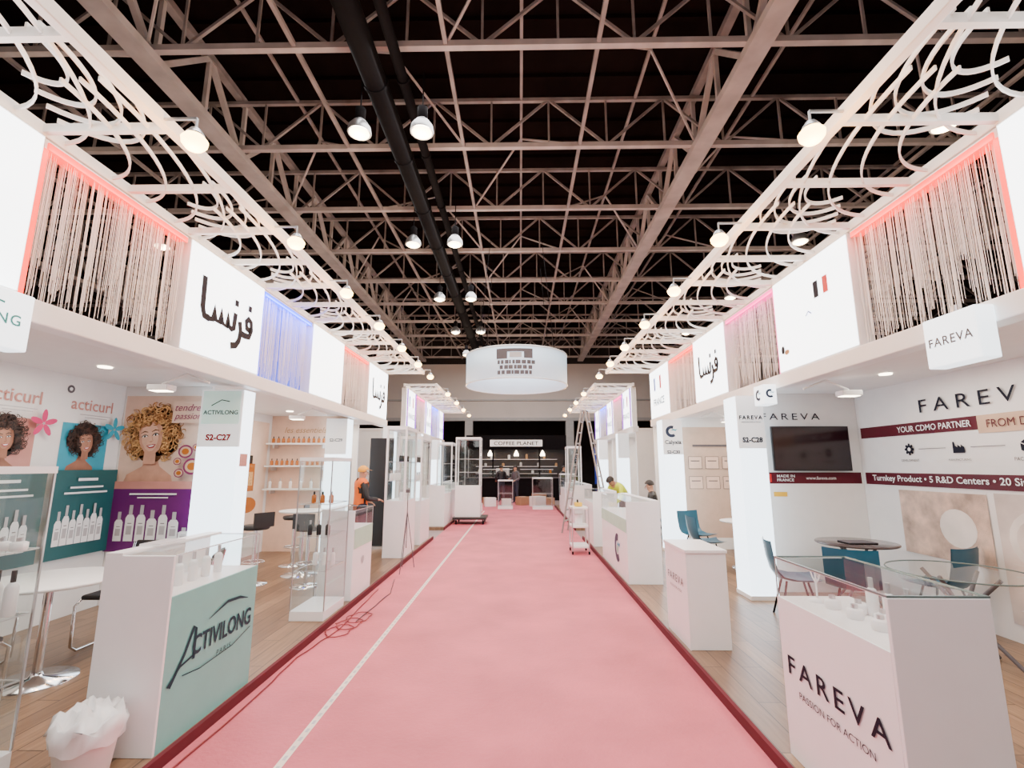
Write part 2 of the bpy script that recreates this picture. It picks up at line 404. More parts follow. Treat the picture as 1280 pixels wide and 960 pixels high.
def lightbox(side,y0,y1,kind):
    X=XL if side<0 else XR; f='E' if side<0 else 'W'; d=1 if side<0 else -1
    T=thing('light_box_sign','glowing white light box panel above the booth header','sign',(X,(y0+y1)/2,2.8),'header light boxes')
    h=(y1-y0)/2-.01
    b=B(); b.box(-.07,.07,-h,h,.0,1.12,WHITE); part(T,'housing',b)
    b=B(); b.box(*(sorted((d*.0705,d*.078))),-h+.012,h-.012,.015,1.105,LBOX); part(T,'illuminated_face',b)
    xo=d*.085
    if kind=='ar':
        a=Art((xo,0,.50),f); arabic(a,.90 if side<0 else .8,NAVY); a.done(T,'arabic_lettering','dark Arabic word')
    if kind=='flag':
        a=Art((xo,0,0),f)
        a.rect(.12,.66,.20,.84,NAVY); a.rect(.28,.66,.36,.84,REDI); a.done(T,'french_flag','small blue white red flag')
        a=Art((xo,0,0),f); a.ell(-.56,.26,.035,.05,NAVY); a.ell(-.48,.22,.05,.03,WOODB); a.stroke([(-.05,.52),(0,.56),(.05,.52)],.014,BLUEI); a.done(T,'emblem','small dark and blue emblems')
    if kind in('flags','tint'):
        a=Art((xo,0,0),f)
        a.rect(-.35,.62,-.24,.92,BLUEI); a.rect(.1,.62,.22,.92,REDI); a.done(T,'french_flag','blue and red flag bands')
        text(T,'FRANCE',(xo+d*.004,0,.35),f,NAVY,w=.8,bold=.02)
    if kind=='tint':
        for ya,yb in((-h+.012,-h+.2),(h-.2,h-.012)):
            b=B(); b.box(*(sorted((d*.079,d*.083))),ya,yb,.015,1.105,LVIO); part(T,'violet_edge',b,'violet glowing edge band')
    if kind=='part':
        a=Art((xo,0,0),f); a.stroke([(-.3,.72),(-.36,.6),(-.34,.42),(-.24,.3)],.1,NAVY); a.done(T,'emblem','dark curved brush stroke mark')
LEDC={'red_led':(1,.06,.03),'blue_led':(.05,.12,1),'magenta_led':(1,.1,.45)}
def curtain(side,y0,y1,led):
    X=XL if side<0 else XR; d=1 if side<0 else -1
    T=thing('string_curtain_bay','white string curtain hung between light boxes with coloured LED strip','curtain',(X,(y0+y1)/2,2.8),'string curtain bays')
    h=(y1-y0)/2
    b=B(); b.box(-.05,.05,-h,h,1.07,1.12,WHITE); b.box(-.05,.05,-h,-h+.03,0,1.07,WHITE); part(T,'top_rail',b)
    b=B(); b.box(*(sorted((d*.05,d*.062))),-h+.02,h-.02,1.05,1.10,led); b.box(-.045,.045,-h+.02,h-.02,1.06,1.068,led); b.box(*(sorted((d*.03,d*.052))),-h+.0,-h+.032,0,1.05,led); part(T,'led_strip',b)
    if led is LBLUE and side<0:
        b=B(); b.box(-.07*d-.004,-.07*d+.004,-h+.03,h,.0,1.06,LBLUEP); part(T,'blue_glow_sheet',b,'added glowing blue panel standing in for the LED glow')  # added panel, glows by itself to make the bay solid blue
    b=B(); y=-h+.04
    while y<h-.02:
        z=.0+random.random()**2.2*.45; x=random.uniform(-.05,.05)
        b.box(x-.0011,x+.0011,y-.0014,y+.0014,z,1.06,STRING); y+=random.choice((.003,.004,.005,.010))
    part(T,'string_fringe',b,kind='stuff')
    l=bpy.data.lights.new('led_light','AREA'); l.shape='RECTANGLE'; l.size=.1; l.size_y=h*1.9; l.energy=5 if led is not LBLUE else 16; l.color=LEDC[led.name]
    o=bpy.data.objects.new('led_light',l); o.location=(X+d*.12,(y0+y1)/2,3.86); o.rotation_euler=(0,d*.25,0); COL.objects.link(o)
pan=[(1.45,2.9),(4.36,5.75),(7.2,8.55),(10.05,11.5)]
for (a,c),k in zip(pan,('plain','ar','plain','ar')): lightbox(-1,a,c,k)
for (a,c),k in zip(pan,('part','flag','ar','flags')): lightbox(1,a,c,k)
for (a,c),l,r in zip([(.1,1.44),(2.91,4.35),(5.76,7.19),(8.56,10.04)],(LRED,LRED,LBLUE,LRED),(LRED,LRED,LPINK,LRED)):
    curtain(-1,a,c,l); curtain(1,a,c,r)
pan2=[(13.5,14.8),(16.2,17.5),(18.9,20.2)]
for (a,c) in pan2: lightbox(-1,a,c,'tint'); lightbox(1,a,c,'tint')
for (a,c),l in zip([(14.81,16.19),(17.51,18.89)],(LPINK,LBLUE)): curtain(-1,a,c,l); curtain(1,a,c,l)
def spot():
    T=thing('pergola_spotlight','warm glowing spotlight clipped under the pergola beam','lamp',(0,0,0),'pergola spotlights')
    b=B(); b.lathe((0,0,0),[(.03,.05),(.05,.02),(.06,.0),(.05,.0)],ALU,16); part(T,'lamp_head',b)
    b=B(); b.lathe((0,0,0),[(.001,-.10),(.05,-.09),(.075,-.06),(.08,-.03),(.055,.0)],WARM,16); part(T,'bulb',b)
    b=B(); b.tube([(0,0,.05),(0,0,.13)],.008,ALU); b.box(-.25,.0,-.008,.008,.12,.135,ALU); part(T,'bracket',b)
    return T
SP=None
for side,x in((-1,-2.13),(1,1.88)):
    for y in [2.8,4.25,5.6,7.0,8.4,9.8,11.2,14,16,18,20]:
        z=3.84
        if SP is None: SP=spot(); SP.location=(x,y,z)
        else: dup(SP,(x,y,z),0 if side<0 else pi)
        l=bpy.data.lights.new('spot_light','POINT'); l.energy=32; l.color=(1,.46,.13); l.shadow_soft_size=.09
        o=bpy.data.objects.new('spot_light',l); o.location=(x,y,z-.2); COL.objects.link(o)
# drum sign
T=thing('hanging_drum_sign','large round white fabric drum sign hung from the roof','sign',(-.1,14.3,4.08)); DH=.9
b=B(); n=64;R=1.52
vs=[];
for z in(0,DH): vs+=[(R*math.cos(2*pi*k/n),R*math.sin(2*pi*k/n),z) for k in range(n)]
for z in(0,DH): vs+=[((R-.02)*math.cos(2*pi*k/n),(R-.02)*math.sin(2*pi*k/n),z) for k in range(n)]
fs=[]
for k in range(n):
    j=(k+1)%n; fs+=[(k,j,n+j,n+k),(2*n+k,2*n+j,3*n+j,3*n+k),(k,j,2*n+j,2*n+k),(n+k,n+j,3*n+j,3*n+k)]
b.add(vs,fs,DRUM,True); part(T,'fabric_band',b)
b=B()
for z in(0,DH): b.tube([((R+.0)*math.cos(2*pi*k/48),R*math.sin(2*pi*k/48),z) for k in range(48)],.022,WHITE,6,closed=True)
part(T,'ring_frame',b)
b=B()
for k in range(4):
    a=pi/4+k*pi/2; b.cyl((R*math.cos(a),R*math.sin(a),DH),(R*.7*math.cos(a),R*.7*math.sin(a),4.55),.008,DARK)
part(T,'suspension_cable',b)
def drumart():
    b=B()
    def patch(a0,a1,z0,z1,m,r=R+.012):
        N=6; vs=[]
        for i in range(N+1):
            a=a0+(a1-a0)*i/N-pi/2; vs+=[(r*math.cos(a),r*math.sin(a),z0*.9),(r*math.cos(a),r*math.sin(a),z1*.9)]
        b.add(vs,[(2*i,2*i+2,2*i+3,2*i+1) for i in range(N)],m)
    random.seed(3)
    patch(-.36,.30,.80,.90,GREYI); patch(-.36,-.16,.58,.80,GREYI); patch(-.12,.1,.62,.78,LGREY); patch(.14,.30,.60,.80,GREYI)
    for row,(z0,z1,x0,x1) in enumerate([(.42,.54,-.34,.32),(.26,.38,-.30,.3),(.10,.22,-.34,.28)]):
        a=x0
        while a<x1:
            w=random.uniform(.03,.09); patch(a,a+w,z0,z1,GREYI); a+=w+random.uniform(.008,.03)
    return b
part(T,'printed_graphic',drumart(),'grey printed logo block')
# ------------------------------------------------------------ booths walls
def canopy(side,y0,y1):
    x0,x1=(BL,XL-.08) if side<0 else (XR+.08,BR)
    T=thing('booth_ceiling_panel','white booth ceiling panel with recessed downlights','ceiling panel',((x0+x1)/2,(y0+y1)/2,2.7),'booth ceiling panels')
    dx=(x1-x0)/2-.003;dy=(y1-y0)/2-.003
    b=B(); b.box(-dx,dx,-dy,dy,0,.05,WALLW); part(T,'panel',b)
    for yy in(-dy*.5,dy*.5):
        b=B(); b.lathe((0,yy,0),[(.06,-.012),(.06,0)],DOWN,16); part(T,'downlight',b)
    l=bpy.data.lights.new('booth_light','AREA'); l.energy=36; l.color=(1,.90,.78); l.shape='RECTANGLE'; l.size=.5; l.size_y=(y1-y0)*.6
    o=bpy.data.objects.new('booth_light',l); o.location=((x0+x1)/2,(y0+y1)/2,2.67); COL.objects.link(o)
def backwall(side,y0,y1,m=WALLW):
    X=BL if side<0 else BR; d=1 if side<0 else -1
    T=thing('booth_back_wall','white booth back wall panel','partition',(X,(y0+y1)/2,ZP),'booth back walls')
    h=(y1-y0)/2; b=B(); b.box(*sorted((0,d*.05)),-h+.002,h-.002,0,2.62,m); part(T,'panel',b); return T
def divider(side,y,m=WALLW,x1=None):
    x0=BL+.052 if side<0 else BR-.052; xe=(XL-.6 if side<0 else XR) if x1 is None else x1
    T=thing('booth_divider_wall','booth side partition wall','partition',((x0+xe)/2,y,ZP),'booth divider walls')
    h=abs(x0-xe)/2; b=B(); b.box(-h,h,0,.05,0,2.62,m); part(T,'panel',b); return T
def column(x0,x1,y0,y1,label,zt=2.615):
    T=thing('light_column',label,'column',((x0+x1)/2,y0,ZP),'illuminated booth columns')
    h=(x1-x0)/2; D=y1-y0
    b=B(); b.box(-h+.02,h-.02,.02,D-.02,0,zt-ZP,WHITE); part(T,'core',b)
    b=B(); b.box(-h,h,0,.02,.05,1.85,LBOXC); b.box(-h,h,0,.02,1.85,zt-ZP,COLF); b.box(-h,-h+.02,.02,D,.05,zt-ZP,LBOXC); b.box(h-.02,h,.02,D,.05,zt-ZP,LBOXC); part(T,'glowing_skin',b)
    b=B(); b.box(-h-.01,h+.01,-.01,D+.01,0,.05,WHITE); part(T,'plinth',b)
    return T,h,D
LY=[1.0,5.95,9.6,11.6]
for i in range(3): canopy(-1,LY[i],LY[i+1])
RY=[.8,6.7,10.0,11.7]
for i in range(3): canopy(1,RY[i],RY[i+1])
for s in(-1,1):
    canopy(s,13.4,17); canopy(s,17,20.5)
    for y0,y1 in((13.4,17),(17,20.5)): backwall(s,y0,y1); divider(s,y1-.06)
    divider(s,13.42)
W1=backwall(-1,1.0,5.95)
cy=(1+5.95)/2
def portrait(a,cx,cy,s,skin,skin2,hs,seed=1,big=1.0,tilt=.16):
    random.seed(seed)
    a.poly([(cx-.70*s,cy-1.35*s),(cx-.56*s,cy-.92*s),(cx-.2*s,cy-.72*s),(cx-.1*s,cy-.5*s),(cx+.16*s,cy-.5*s),(cx+.24*s,cy-.72*s),(cx+.56*s,cy-.95*s),(cx+.66*s,cy-1.35*s)],skin)
    hb=hs[0]; a.l+=1
    for i in range(30):
        an=2*pi*i/30; r=random.uniform(.42,.62)*s*big; y=cy+.1*s+r*math.sin(an)*.98
        a.ell(cx+.04*s+r*math.cos(an),y,.16*s*big,.16*s*big,hb,12,i%10==0)
    a.ell(cx,cy+.1*s,.5*s*big,.5*s*big,hb)
    def curls(n,f,sz=1):
        for i in range(n):
            x,y=f(); r=random.uniform(.03,.085)*s*sz; a0=random.uniform(0,6.3)
            if i%14==0:a.l+=1
            a.stroke([(x+r*(1+.15*t)*math.cos(a0+t*.7),y+r*1.2*math.sin(a0+t*.7)) for t in range(6)],0,random.choice(hs[1:]),ws=[.006*s,.02*s,.032*s,.03*s,.018*s,.006*s],nl=False)
    def rim():
        an=random.uniform(-1.15,pi+1.15); r=random.uniform(.34,.76)*s*big; return cx+.03*s+r*math.cos(an),cy+.1*s+r*math.sin(an)*.95
    curls(320,rim)
    a.poly([(cx-.14*s,cy-.66*s),(cx+.17*s,cy-.66*s),(cx+.14*s,cy-.15*s),(cx-.12*s,cy-.15*s)],skin)
    f=[(-.29,.20),(-.305,.02),(-.28,-.17),(-.19,-.34),(-.06,-.44),(.05,-.44),(.18,-.34),(.27,-.16),(.295,.03),(.28,.22),(.15,.36),(-.15,.36)]
    R_=lambda x,y:(cx+(x*math.cos(tilt)-y*math.sin(tilt))*s,cy+(x*math.sin(tilt)+y*math.cos(tilt))*s)
    a.poly([R_(x,y) for x,y in f],skin)
    a.poly([R_(x*.72-.03,y*.84+.02) for x,y in f],skin2)
    a.l+=1
    for sg in(-1,1):
        q=sg*.135-.02
        a.poly([R_(q-.075,.03),R_(q-.02,.068),R_(q+.03,.066),R_(q+.075,.03),R_(q,.012)],WHITE,False)
    a.l+=1
    for sg in(-1,1):
        q=sg*.135-.02
        a.ell(*R_(q,.038),.024*s,.028*s,HAIR,10,False)
        a.stroke([R_(q-.085,.03),R_(q-.02,.075),R_(q+.03,.073),R_(q+.085,.03)],.018*s,HAIR,nl=False)
        a.stroke([R_(q-.09,.125),R_(q,.16),R_(q+.09,.13)],0,hb,ws=[.012*s,.03*s,.012*s],nl=False)
    a.poly([R_(-.055,-.115),R_(-.01,-.135),R_(.045,-.112),R_(.005,-.095)],skin)
    a.stroke([R_(.025,.02),R_(.035,-.06),R_(.05,-.11)],.014*s,skin)
    a.poly([R_(-.125,-.20),R_(-.04,-.185),R_(0,-.195),R_(.04,-.185),R_(.115,-.20),R_(.05,-.275),R_(-.05,-.275)],LIPS); a.poly([R_(-.09,-.208),R_(.085,-.208),R_(.03,-.243),R_(-.04,-.243)],WHITE)
    a.l+=1
    def fringe(): x,y=R_(random.uniform(-.28,.28),random.uniform(.32,.5)); return x,y
    curls(40,fringe,.8)
    def sides():
        sg=random.choice((-1,1)); x,y=R_(sg*random.uniform(.32,.40),random.uniform(-.4,.3)); return x,y
    curls(44,sides,.8)
def actiposter(y0,y1,seed,full):
    m=(y0+y1)/2; w=(y1-y0)/2
    a=Art((.052,m-cy,-ZP),'E')
    a.rect(-w*.8,1.60,w*.62,2.18,SKYP if seed!=4 else ROSE)
    portrait(a,-.06,1.97,.29,SKIND,SKINDH,(HAIR,HAIR,HAIR2,HAIR2),seed)
    a.rect(-w+.01,.72,w-.01,1.66,MTEAL)
    for k in range(5):
        an=k*2*pi/5+.3; a.ell(w*.66+.08*math.cos(an),2.14+.08*math.sin(an),.07,.03,PINKP if seed==4 else SKYP,10,k==0,an)
    for i in range(7): a.bottle(-w*.66+i*w*.2,.86,w*.19,.36+.06*(i%2),WHITE,LGREY)
    a.rect(-w*.65,1.40,w*.65,1.42,WHITE); a.rect(-w*.5,1.46,w*.5,1.48,WHITE,False); a.rect(-w*.3,1.54,w*.3,1.57,WHITE,False)
    a.rect(-w*.55,2.27,w*.4,2.28,LGREY); a.rect(-w*.4,2.24,w*.3,2.25,LGREY,False)
    a.done(W1,'poster_graphic','teal and white hair care poster with dark haired woman')
    text(W1,'acticurl',(.056,m-cy,2.40-ZP),'E',ROSE,w=w*1.3,bold=.01)
    a=Art((.052,m-cy,-ZP),'E'); a.ell(-w+.12,2.55,.045,.045,GREYI); a.ell(-w+.12,2.55,.02,.02,WALLW); a.done(W1,'clamp_spot','small grey round fixing')
actiposter(5.08,5.92,2,1); actiposter(4.2,5.04,4,0); actiposter(3.3,4.16,5,0)
D1=divider(-1,5.95); dc=((BL+.052)+(XL-.6))/2
a=Art((0,0,-ZP),'S')
hw=abs(BL+.052-(XL-.6))/2
x0,x1=-hw+.02,hw-.0
a.rect(x0,.70,x1,2.58,PEACH); 
portrait(a,x0+.40,2.06,.50,SKINP,SKINH,(HBLOND,HBLOND1,HBLOND2,HBLOND1,HBLOND2),9,1.0)
a.rect(x0,.70,x1,1.44,PURP); a.rect(x0,1.43,x1,1.52,ROSE)
for i,(h,w) in enumerate([(.34,.10),(.42,.11),(.42,.11),(.36,.12),(.42,.11),(.34,.12),(.16,.13)]): a.bottle(x0+.15+i*.135,.82,w,h,WHITE,LGREY)
a.rect(x0+.25,1.36,x1-.25,1.38,WHITE); a.rect(x0+.35,1.32,x1-.35,1.335,WHITE,False)
for (cx,cz,r) in((x1-.2,1.88,.09),(x1-.1,1.70,.11),(x1-.25,1.62,.06),(x1-.28,1.76,.05),(x1-.06,1.93,.05)):
    a.ell(cx,cz,r,r*.9,PLUM); a.ell(cx,cz,r*.78,r*.68,BEIGE); a.ell(cx,cz,r*.5,r*.42,AMBER)
a.rect(x1-.40,2.23,x1-.01,2.50,PEACH)
zt=-.0012*a.l-.006
a.done(D1,'poster_graphic','peach and purple hair care poster with curly blonde woman')
text(D1,'tendre',(x1-.21,zt,2.42-ZP),'S',PLUM,w=.32,slant=.3); text(D1,'passion',(x1-.2,zt,2.30-ZP),'S',PLUM,w=.34,slant=.3)
T,h,D=column(-3.84,-3.34,5.68,5.945,'tall glowing white column with teal logo sign and booth number')
a=Art((0,-.001,-ZP),'S'); a.rect(-h+.02,2.20,h-.02,2.60,mat('pale_teal',(.55,.82,.76),.5,es=.4)); a.done(T,'logo_plate','pale teal logo plate')
text(T,'ACTIVILONG',(.0,-.006,2.34-ZP),'S',DTEAL,w=.42,bold=.02); text(T,'S2-C27',(0,-.006,2.04-ZP),'S',mat('dark_red_ink',(.22,.005,.01),.6,spec=.1),w=.30,bold=.04)
a=Art((0,-.004,-ZP),'S'); a.stroke([(-.12,2.42),(0,2.49),(.1,2.47)],.012,DTEAL); a.done(T,'swoosh_mark')
a=Art((h,.13,-ZP),'E'); a.rect(-.08,1.7,.08,1.85,ROSE); a.done(T,'small_label')
# right booth 1
W2=backwall(1,.8,6.7); cy2=(.8+6.7)/2
xw=-.055
a=Art((xw,0,-ZP),'W')
def U(y): return -(y-cy2)
a.rect(U(6.64),2.07,U(4.95),2.21,BURG); a.rect(U(4.95),2.03,U(2.6),2.21,BEIGE)
a.rect(U(6.64),1.47,U(2.6),1.62,BURG)
a.rect(U(6.1),.70,U(4.98),1.42,SAND); a.rect(U(4.9),.25,U(3.0),1.44,SWIRL)
a.ell(U(5.35),1.05,.22,.20,CREAMP); a.ell(U(4.45),1.02,.36,.30,CREAMP); a.ell(U(4.45),1.02,.29,.23,SWIRL); a.ell(U(4.42),1.0,.17,.13,CREAMP); a.ell(U(3.6),.78,.42,.38,CREAMP); a.ell(U(3.6),.80,.3,.27,SWIRL)
for k in range(4):
    pts=[(U(4.8)+1.5*t/12,.38+.1*k+.12*math.sin(t*.45+k*.5)) for t in range(13)]
    a.stroke(pts,0,CREAMP if k%2 else WALLW,ws=[.005+.05*math.sin(pi*t/12) for t in range(13)])
a.done(W2,'wall_graphic','burgundy and beige stripes with powder and cream swatches')
text(W2,'FAREVA',(xw-.012,4.93-cy2,2.385-ZP),'W',NAVY,w=1.38,h=.15,spacing=1.5)
text(W2,'YOUR CDMO PARTNER',(xw-.012,5.50-cy2,2.14-ZP),'W',WHITE,w=.98,h=.07,bold=.01)
text(W2,'FROM DE',(xw-.012,4.62-cy2,2.12-ZP),'W',BURG,w=.45,h=.08)
text(W2,'Turnkey Product \u2022 5 R&D Centers \u2022 20 Site',(xw-.012,5.50-cy2,1.545-ZP),'W',WHITE,w=2.0,h=.095,bold=.015)
for k,(yy,t) in enumerate(((5.85,'DEVELOPMENT'),(5.2,'MANUFACTURING'),(4.5,'PACKAGING'))):
    a=Art((xw-.004,yy-cy2,-ZP),'W')
    if k==0:
        for q in range(8): a.ell(.055*math.cos(q*pi/4),1.9+.055*math.sin(q*pi/4),.016,.016,NAVY,8,q==0)
        a.ell(0,1.9,.05,.05,NAVY); a.ell(0,1.9,.022,.022,WALLW)
    elif k==1:
        a.poly([(-.07,1.84),(.07,1.84),(.07,1.9),(.03,1.93),(.03,1.9),(-.01,1.93),(-.01,1.9),(-.04,1.92),(-.045,1.96),(-.065,1.96)],NAVY)
    else:
        a.poly([(-.06,1.85),(0,1.82),(.06,1.85),(.06,1.92),(0,1.96),(-.06,1.92)],NAVY); a.stroke([(-.06,1.92),(0,1.89),(.06,1.92)],.008,WALLW); a.stroke([(0,1.89),(0,1.82)],.008,WALLW)
    if k<2: a.rect(.14,1.895,.5,1.902,GREYI)
    a.done(W2,'icon','small navy pictogram')
    text(W2,t,(xw-.01,yy-cy2,1.77-ZP),'W',NAVY,w=.26)
D2=divider(1,6.7,x1=3.2); d2=((BR-.052)+3.2)/2
a=Art((0,0,-ZP),'S'); a.rect(-.65,1.47,.7,1.62,BURG); a.rect(-.60,1.49,-.57,1.6,BLUEI); a.rect(-.57,1.49,-.54,1.6,WHITE); a.rect(-.54,1.49,-.51,1.6,REDI); a.rect(-.5,1.30,-.32,1.36,mat('amber_label',(.8,.45,.03),.5)); a.done(D2,'wall_graphic','burgundy stripe with small flag')
text(D2,'FAREVA',(-.18,-.012,2.38-ZP),'S',NAVY,w=.80,h=.09,spacing=1.4)
text(D2,'MADE IN\nFRANCE',(-.32,-.012,1.545-ZP),'S',WHITE,w=.24,h=.09,bold=.01); text(D2,'www.fareva.com',(.15,-.012,1.545-ZP),'S',WHITE,w=.4)
T=thing('television','black flat screen television mounted on the partition','television',(d2+.02,6.66,1.64))
b=B(); b.box(-.52,.52,-.045,-.01,0,.60,BLACK); part(T,'bezel',b,bevel=.004)
b=B(); b.box(-.505,.505,-.048,-.0452,.02,.585,mat('tv_screen',(.012,.003,.005),.12)); part(T,'screen',b)
b=B(); b.box(-.2,.2,-.01,.038,.15,.45,DARK); part(T,'wall_bracket',b)
T,h,D=column(2.84,3.18,6.3,6.69,'tall glowing white column with logo and booth number')
text(T,'FAREVA',(0,-.006,2.33-ZP),'S',NAVY,w=.30,h=.055,spacing=1.3,bold=.03); text(T,'PASSION FOR ACTION',(0,-.006,2.27-ZP),'S',NAVY,w=.24,bold=.01); text(T,'S2-C28',(0,-.006,2.04-ZP),'S',NAVY,w=.26,bold=.04)
def clogo(a,cx,cz,r):
    pts=[(cx+r*.72*math.cos(t*pi/180),cz+r*.72*math.sin(t*pi/180)) for t in range(65,325,13)]
    a.stroke(pts,r*.5,mat('deep_blue_ink',(.004,.02,.06),.5))
    a.stroke([(cx-r*.1,cz+r*.1),(cx+r*.25,cz+r*.32),(cx+r*.65,cz+r*.2),(cx+r*1.0,cz+r*.45)],0,SKYP,ws=[.02*r,.22*r,.22*r,.03*r])
T,h,D=column(2.82,3.2,9.55,9.95,'tall glowing white column with blue logo and booth number')
a=Art((0,-.002,-ZP),'S'); clogo(a,-.02,2.38,.12); a.done(T,'round_logo','deep blue C shaped logo'); text(T,'Calyxia',(0,-.008,2.16-ZP),'S',NAVY,w=.32,bold=.02); text(T,'S2-C30',(0,-.006,1.98-ZP),'S',NAVY,w=.25,bold=.03)
W=backwall(1,6.7,10.0); D3=divider(1,10.0)
a=Art((0,0,-ZP),'S'); a.rect(-.7,.3,.7,2.5,mat('warm_beige_wall',(.55,.40,.31),.6))
for i in range(2):
    for j in range(3): a.rect(-.5+j*.34,1.25+i*.4,-.22+j*.34,1.5+i*.4,GREYI); a.rect(-.49+j*.34,1.26+i*.4,-.23+j*.34,1.49+i*.4,PEACH); a.rect(-.45+j*.34,1.40+i*.4,-.27+j*.34,1.42+i*.4,GREYI)
a.rect(-.4,2.1,.4,2.14,GREYI)
a.done(D3,'wall_graphic','beige graphic with framed text blocks')
backwall(1,10.0,11.7); divider(1,11.65)
# left booth 2
W3=backwall(-1,5.95,9.6); cy3=(5.95+9.6)/2
a=Art((.052,0,-ZP),'E'); 
a.rect(8.25-cy3,.5,9.5-cy3,2.55,mat('cream_print',(.80,.60,.46),.6)); a.rect(8.75-cy3,1.25,9.1-cy3,1.75,AMBER); a.rect(8.84-cy3,1.75,9.0-cy3,1.9,BLACK); a.rect(8.8-cy3,1.35,9.05-cy3,1.6,HBLOND2); a.ell(8.95-cy3,1.0,.28,.14,AMBER)
a.done(W3,'poster_graphic','cream poster with amber perfume bottle')
D4=divider(-1,9.6,m=mat('peach_wall',(.74,.52,.40),.6),x1=-3.4); 
text(D4,'les essentiels',(-.1,-.008,2.42-ZP),'S',WOODB,w=.85,slant=.3)
divider(-1,11.55); backwall(-1,9.6,11.6)
T,h,D=column(-3.75,-3.35,9.25,9.59,'glowing white column with small logo')
text(T,'S2-C29',(0,-.006,2.2-ZP),'S',NAVY,w=.25,bold=.02)
T,h,D=column(-3.2,-2.95,11.2,11.5,'slim glowing white column at the booth end')
text(T,'S2-C31',(0,-.006,2.2-ZP),'S',NAVY,w=.2,bold=.02)
for (xa,xb,y) in((-3.1,-2.8,13.6),(-3.1,-2.8,16.9),(2.75,3.05,13.6),(2.75,3.05,16.9)): column(xa,xb,y,y+.3,'slim glowing white column in the next booth block')
T=thing('black_panel','tall black panel standing in for a dark opening behind the showcase','panel',(-2.86,9.97,ZP)); b=B(); b.box(-.24,.24,0,.06,.05,2.2,BLACK); part(T,'panel_body',b,bevel=.005); b=B(); b.box(-.26,.26,-.1,.16,0,.05,ALU); part(T,'foot',b)  # added black sheet in place of a dark opening
def bottle_mesh(r,h,m,cap,sq=False):
    b=B()
    b.lathe((0,0,0),[(r*.9,0),(r,.01),(r,h*.62),(r*.7,h*.7),(r*.35,h*.74)],m,14); b.lathe((0,0,h*.74),[(r*.4,0),(r*.4,h*.26)],cap,12)
    return b
BT={}
def bottles(kind,spots,group,label):
    defs={'white':(.028,.19,WHITE,LGREY),'pump':(.032,.24,WHITE,BLACK),'amber':(.026,.13,AMBER,BLACK),'tube':(.022,.15,ROSE,WHITE),'jar':(.04,.07,WHITE,ALU),'dark':(.026,.16,BLACK,ALU)}
    for p in spots:
        if kind not in BT: BT[kind]=solo('cosmetic_bottle',label,'bottle',bottle_mesh(*defs[kind]),p,group)
        else:
            c=dup(BT[kind],p,label=label); c['group']=group
for sx,(z,n,k) in enumerate(((2.15,11,'amber'),(1.72,11,'amber'),(1.28,6,'white'))):
    T=thing('wall_shelf','white wall shelf carrying cosmetic bottles','shelf',(-4.35,9.45,z),'booth wall shelves')
    b=B(); b.box(-.6,.6,-.12,.13,-.03,0,WHITE); part(T,'board',b,bevel=.003)
    b=B(); b.box(-.5,-.47,-.05,.13,-.1,-.03,ALU); part(T,'bracket',b); b=B(); b.box(.47,.5,-.05,.13,-.1,-.03,ALU); part(T,'bracket',b)
    bottles(k,[(-4.85+1.0*i/(n-1),9.42,z) for i in range(n)],'bottles on the wall shelves','small cosmetic bottle on wall shelf')
CUBE=mat('cube_sign_face',(.82,.93,1.0),.4,es=2.6,noise=.01)
def signbox(loc,d,face,sx,sy,sz,txt,m,tw=.82):
    T=thing('cube_sign','small glowing box sign projecting from the header','sign',loc,'projecting box signs')
    b=B(); b.box(-sx/2,sx/2,-sy/2,sy/2,0,sz,CUBE); part(T,'glowing_box',b,bevel=.01)
    b=B(); b.cyl((0,0,sz),(0,0,2.82-loc[2]),.02,ALU); part(T,'mounting_stub',b)
    text(T,txt,((sx/2+.003)*d,0,sz*.5),face,m,w=sy*tw,spacing=1.15,bold=.015)
    return T
T=signbox((-3.15,2.50,2.40),1,'E',.13,.75,.36,'ACTIVILONG',LTEAL)
a=Art((.068,0,0),'E'); a.stroke([(-.2,.25),(.0,.30),(.2,.27)],.012,LTEAL); a.done(T,'swoosh_mark')
signbox((3.07,3.30,2.40),-1,'W',.13,.42,.36,'FAREVA',GREYI)
T=thing('cube_sign','small glowing box sign with blue C shaped logo','sign',(3.02,5.9,2.44),'projecting box signs'); b=B(); b.box(-.08,.08,-.12,.12,0,.24,CUBE); part(T,'glowing_box',b,bevel=.01)
a=Art((-.082,0,0),'W'); clogo(a,0,.12,.07); a.done(T,'round_logo','deep blue C shaped logo')
a=Art((0,-.122,0),'S'); clogo(a,0,.13,.055); a.done(T,'round_logo','deep blue C shaped logo')
def armlamp(loc,d):
    T=thing('arm_spotlight','white arm mounted floodlight reaching out from the header','lamp',loc,'arm floodlights')
    b=B(); b.tube([(0,0,.05),(-d*.25,0,.16),(-d*.5,0,.06)],.012,WHITE); part(T,'arm',b)
    b=B(); b.box(-.11,.11,-.07,.07,-.02,.04,WHITE); part(T,'lamp_head',b,bevel=.01)
    b=B(); b.box(-.09,.09,-.055,.055,-.026,-.02,DOWN); part(T,'lens',b)
armlamp((-3.75,4.9,2.5),-1); armlamp((3.7,5.4,2.5),1); armlamp((-3.75,8.0,2.5),-1); armlamp((3.7,8.6,2.5),1)
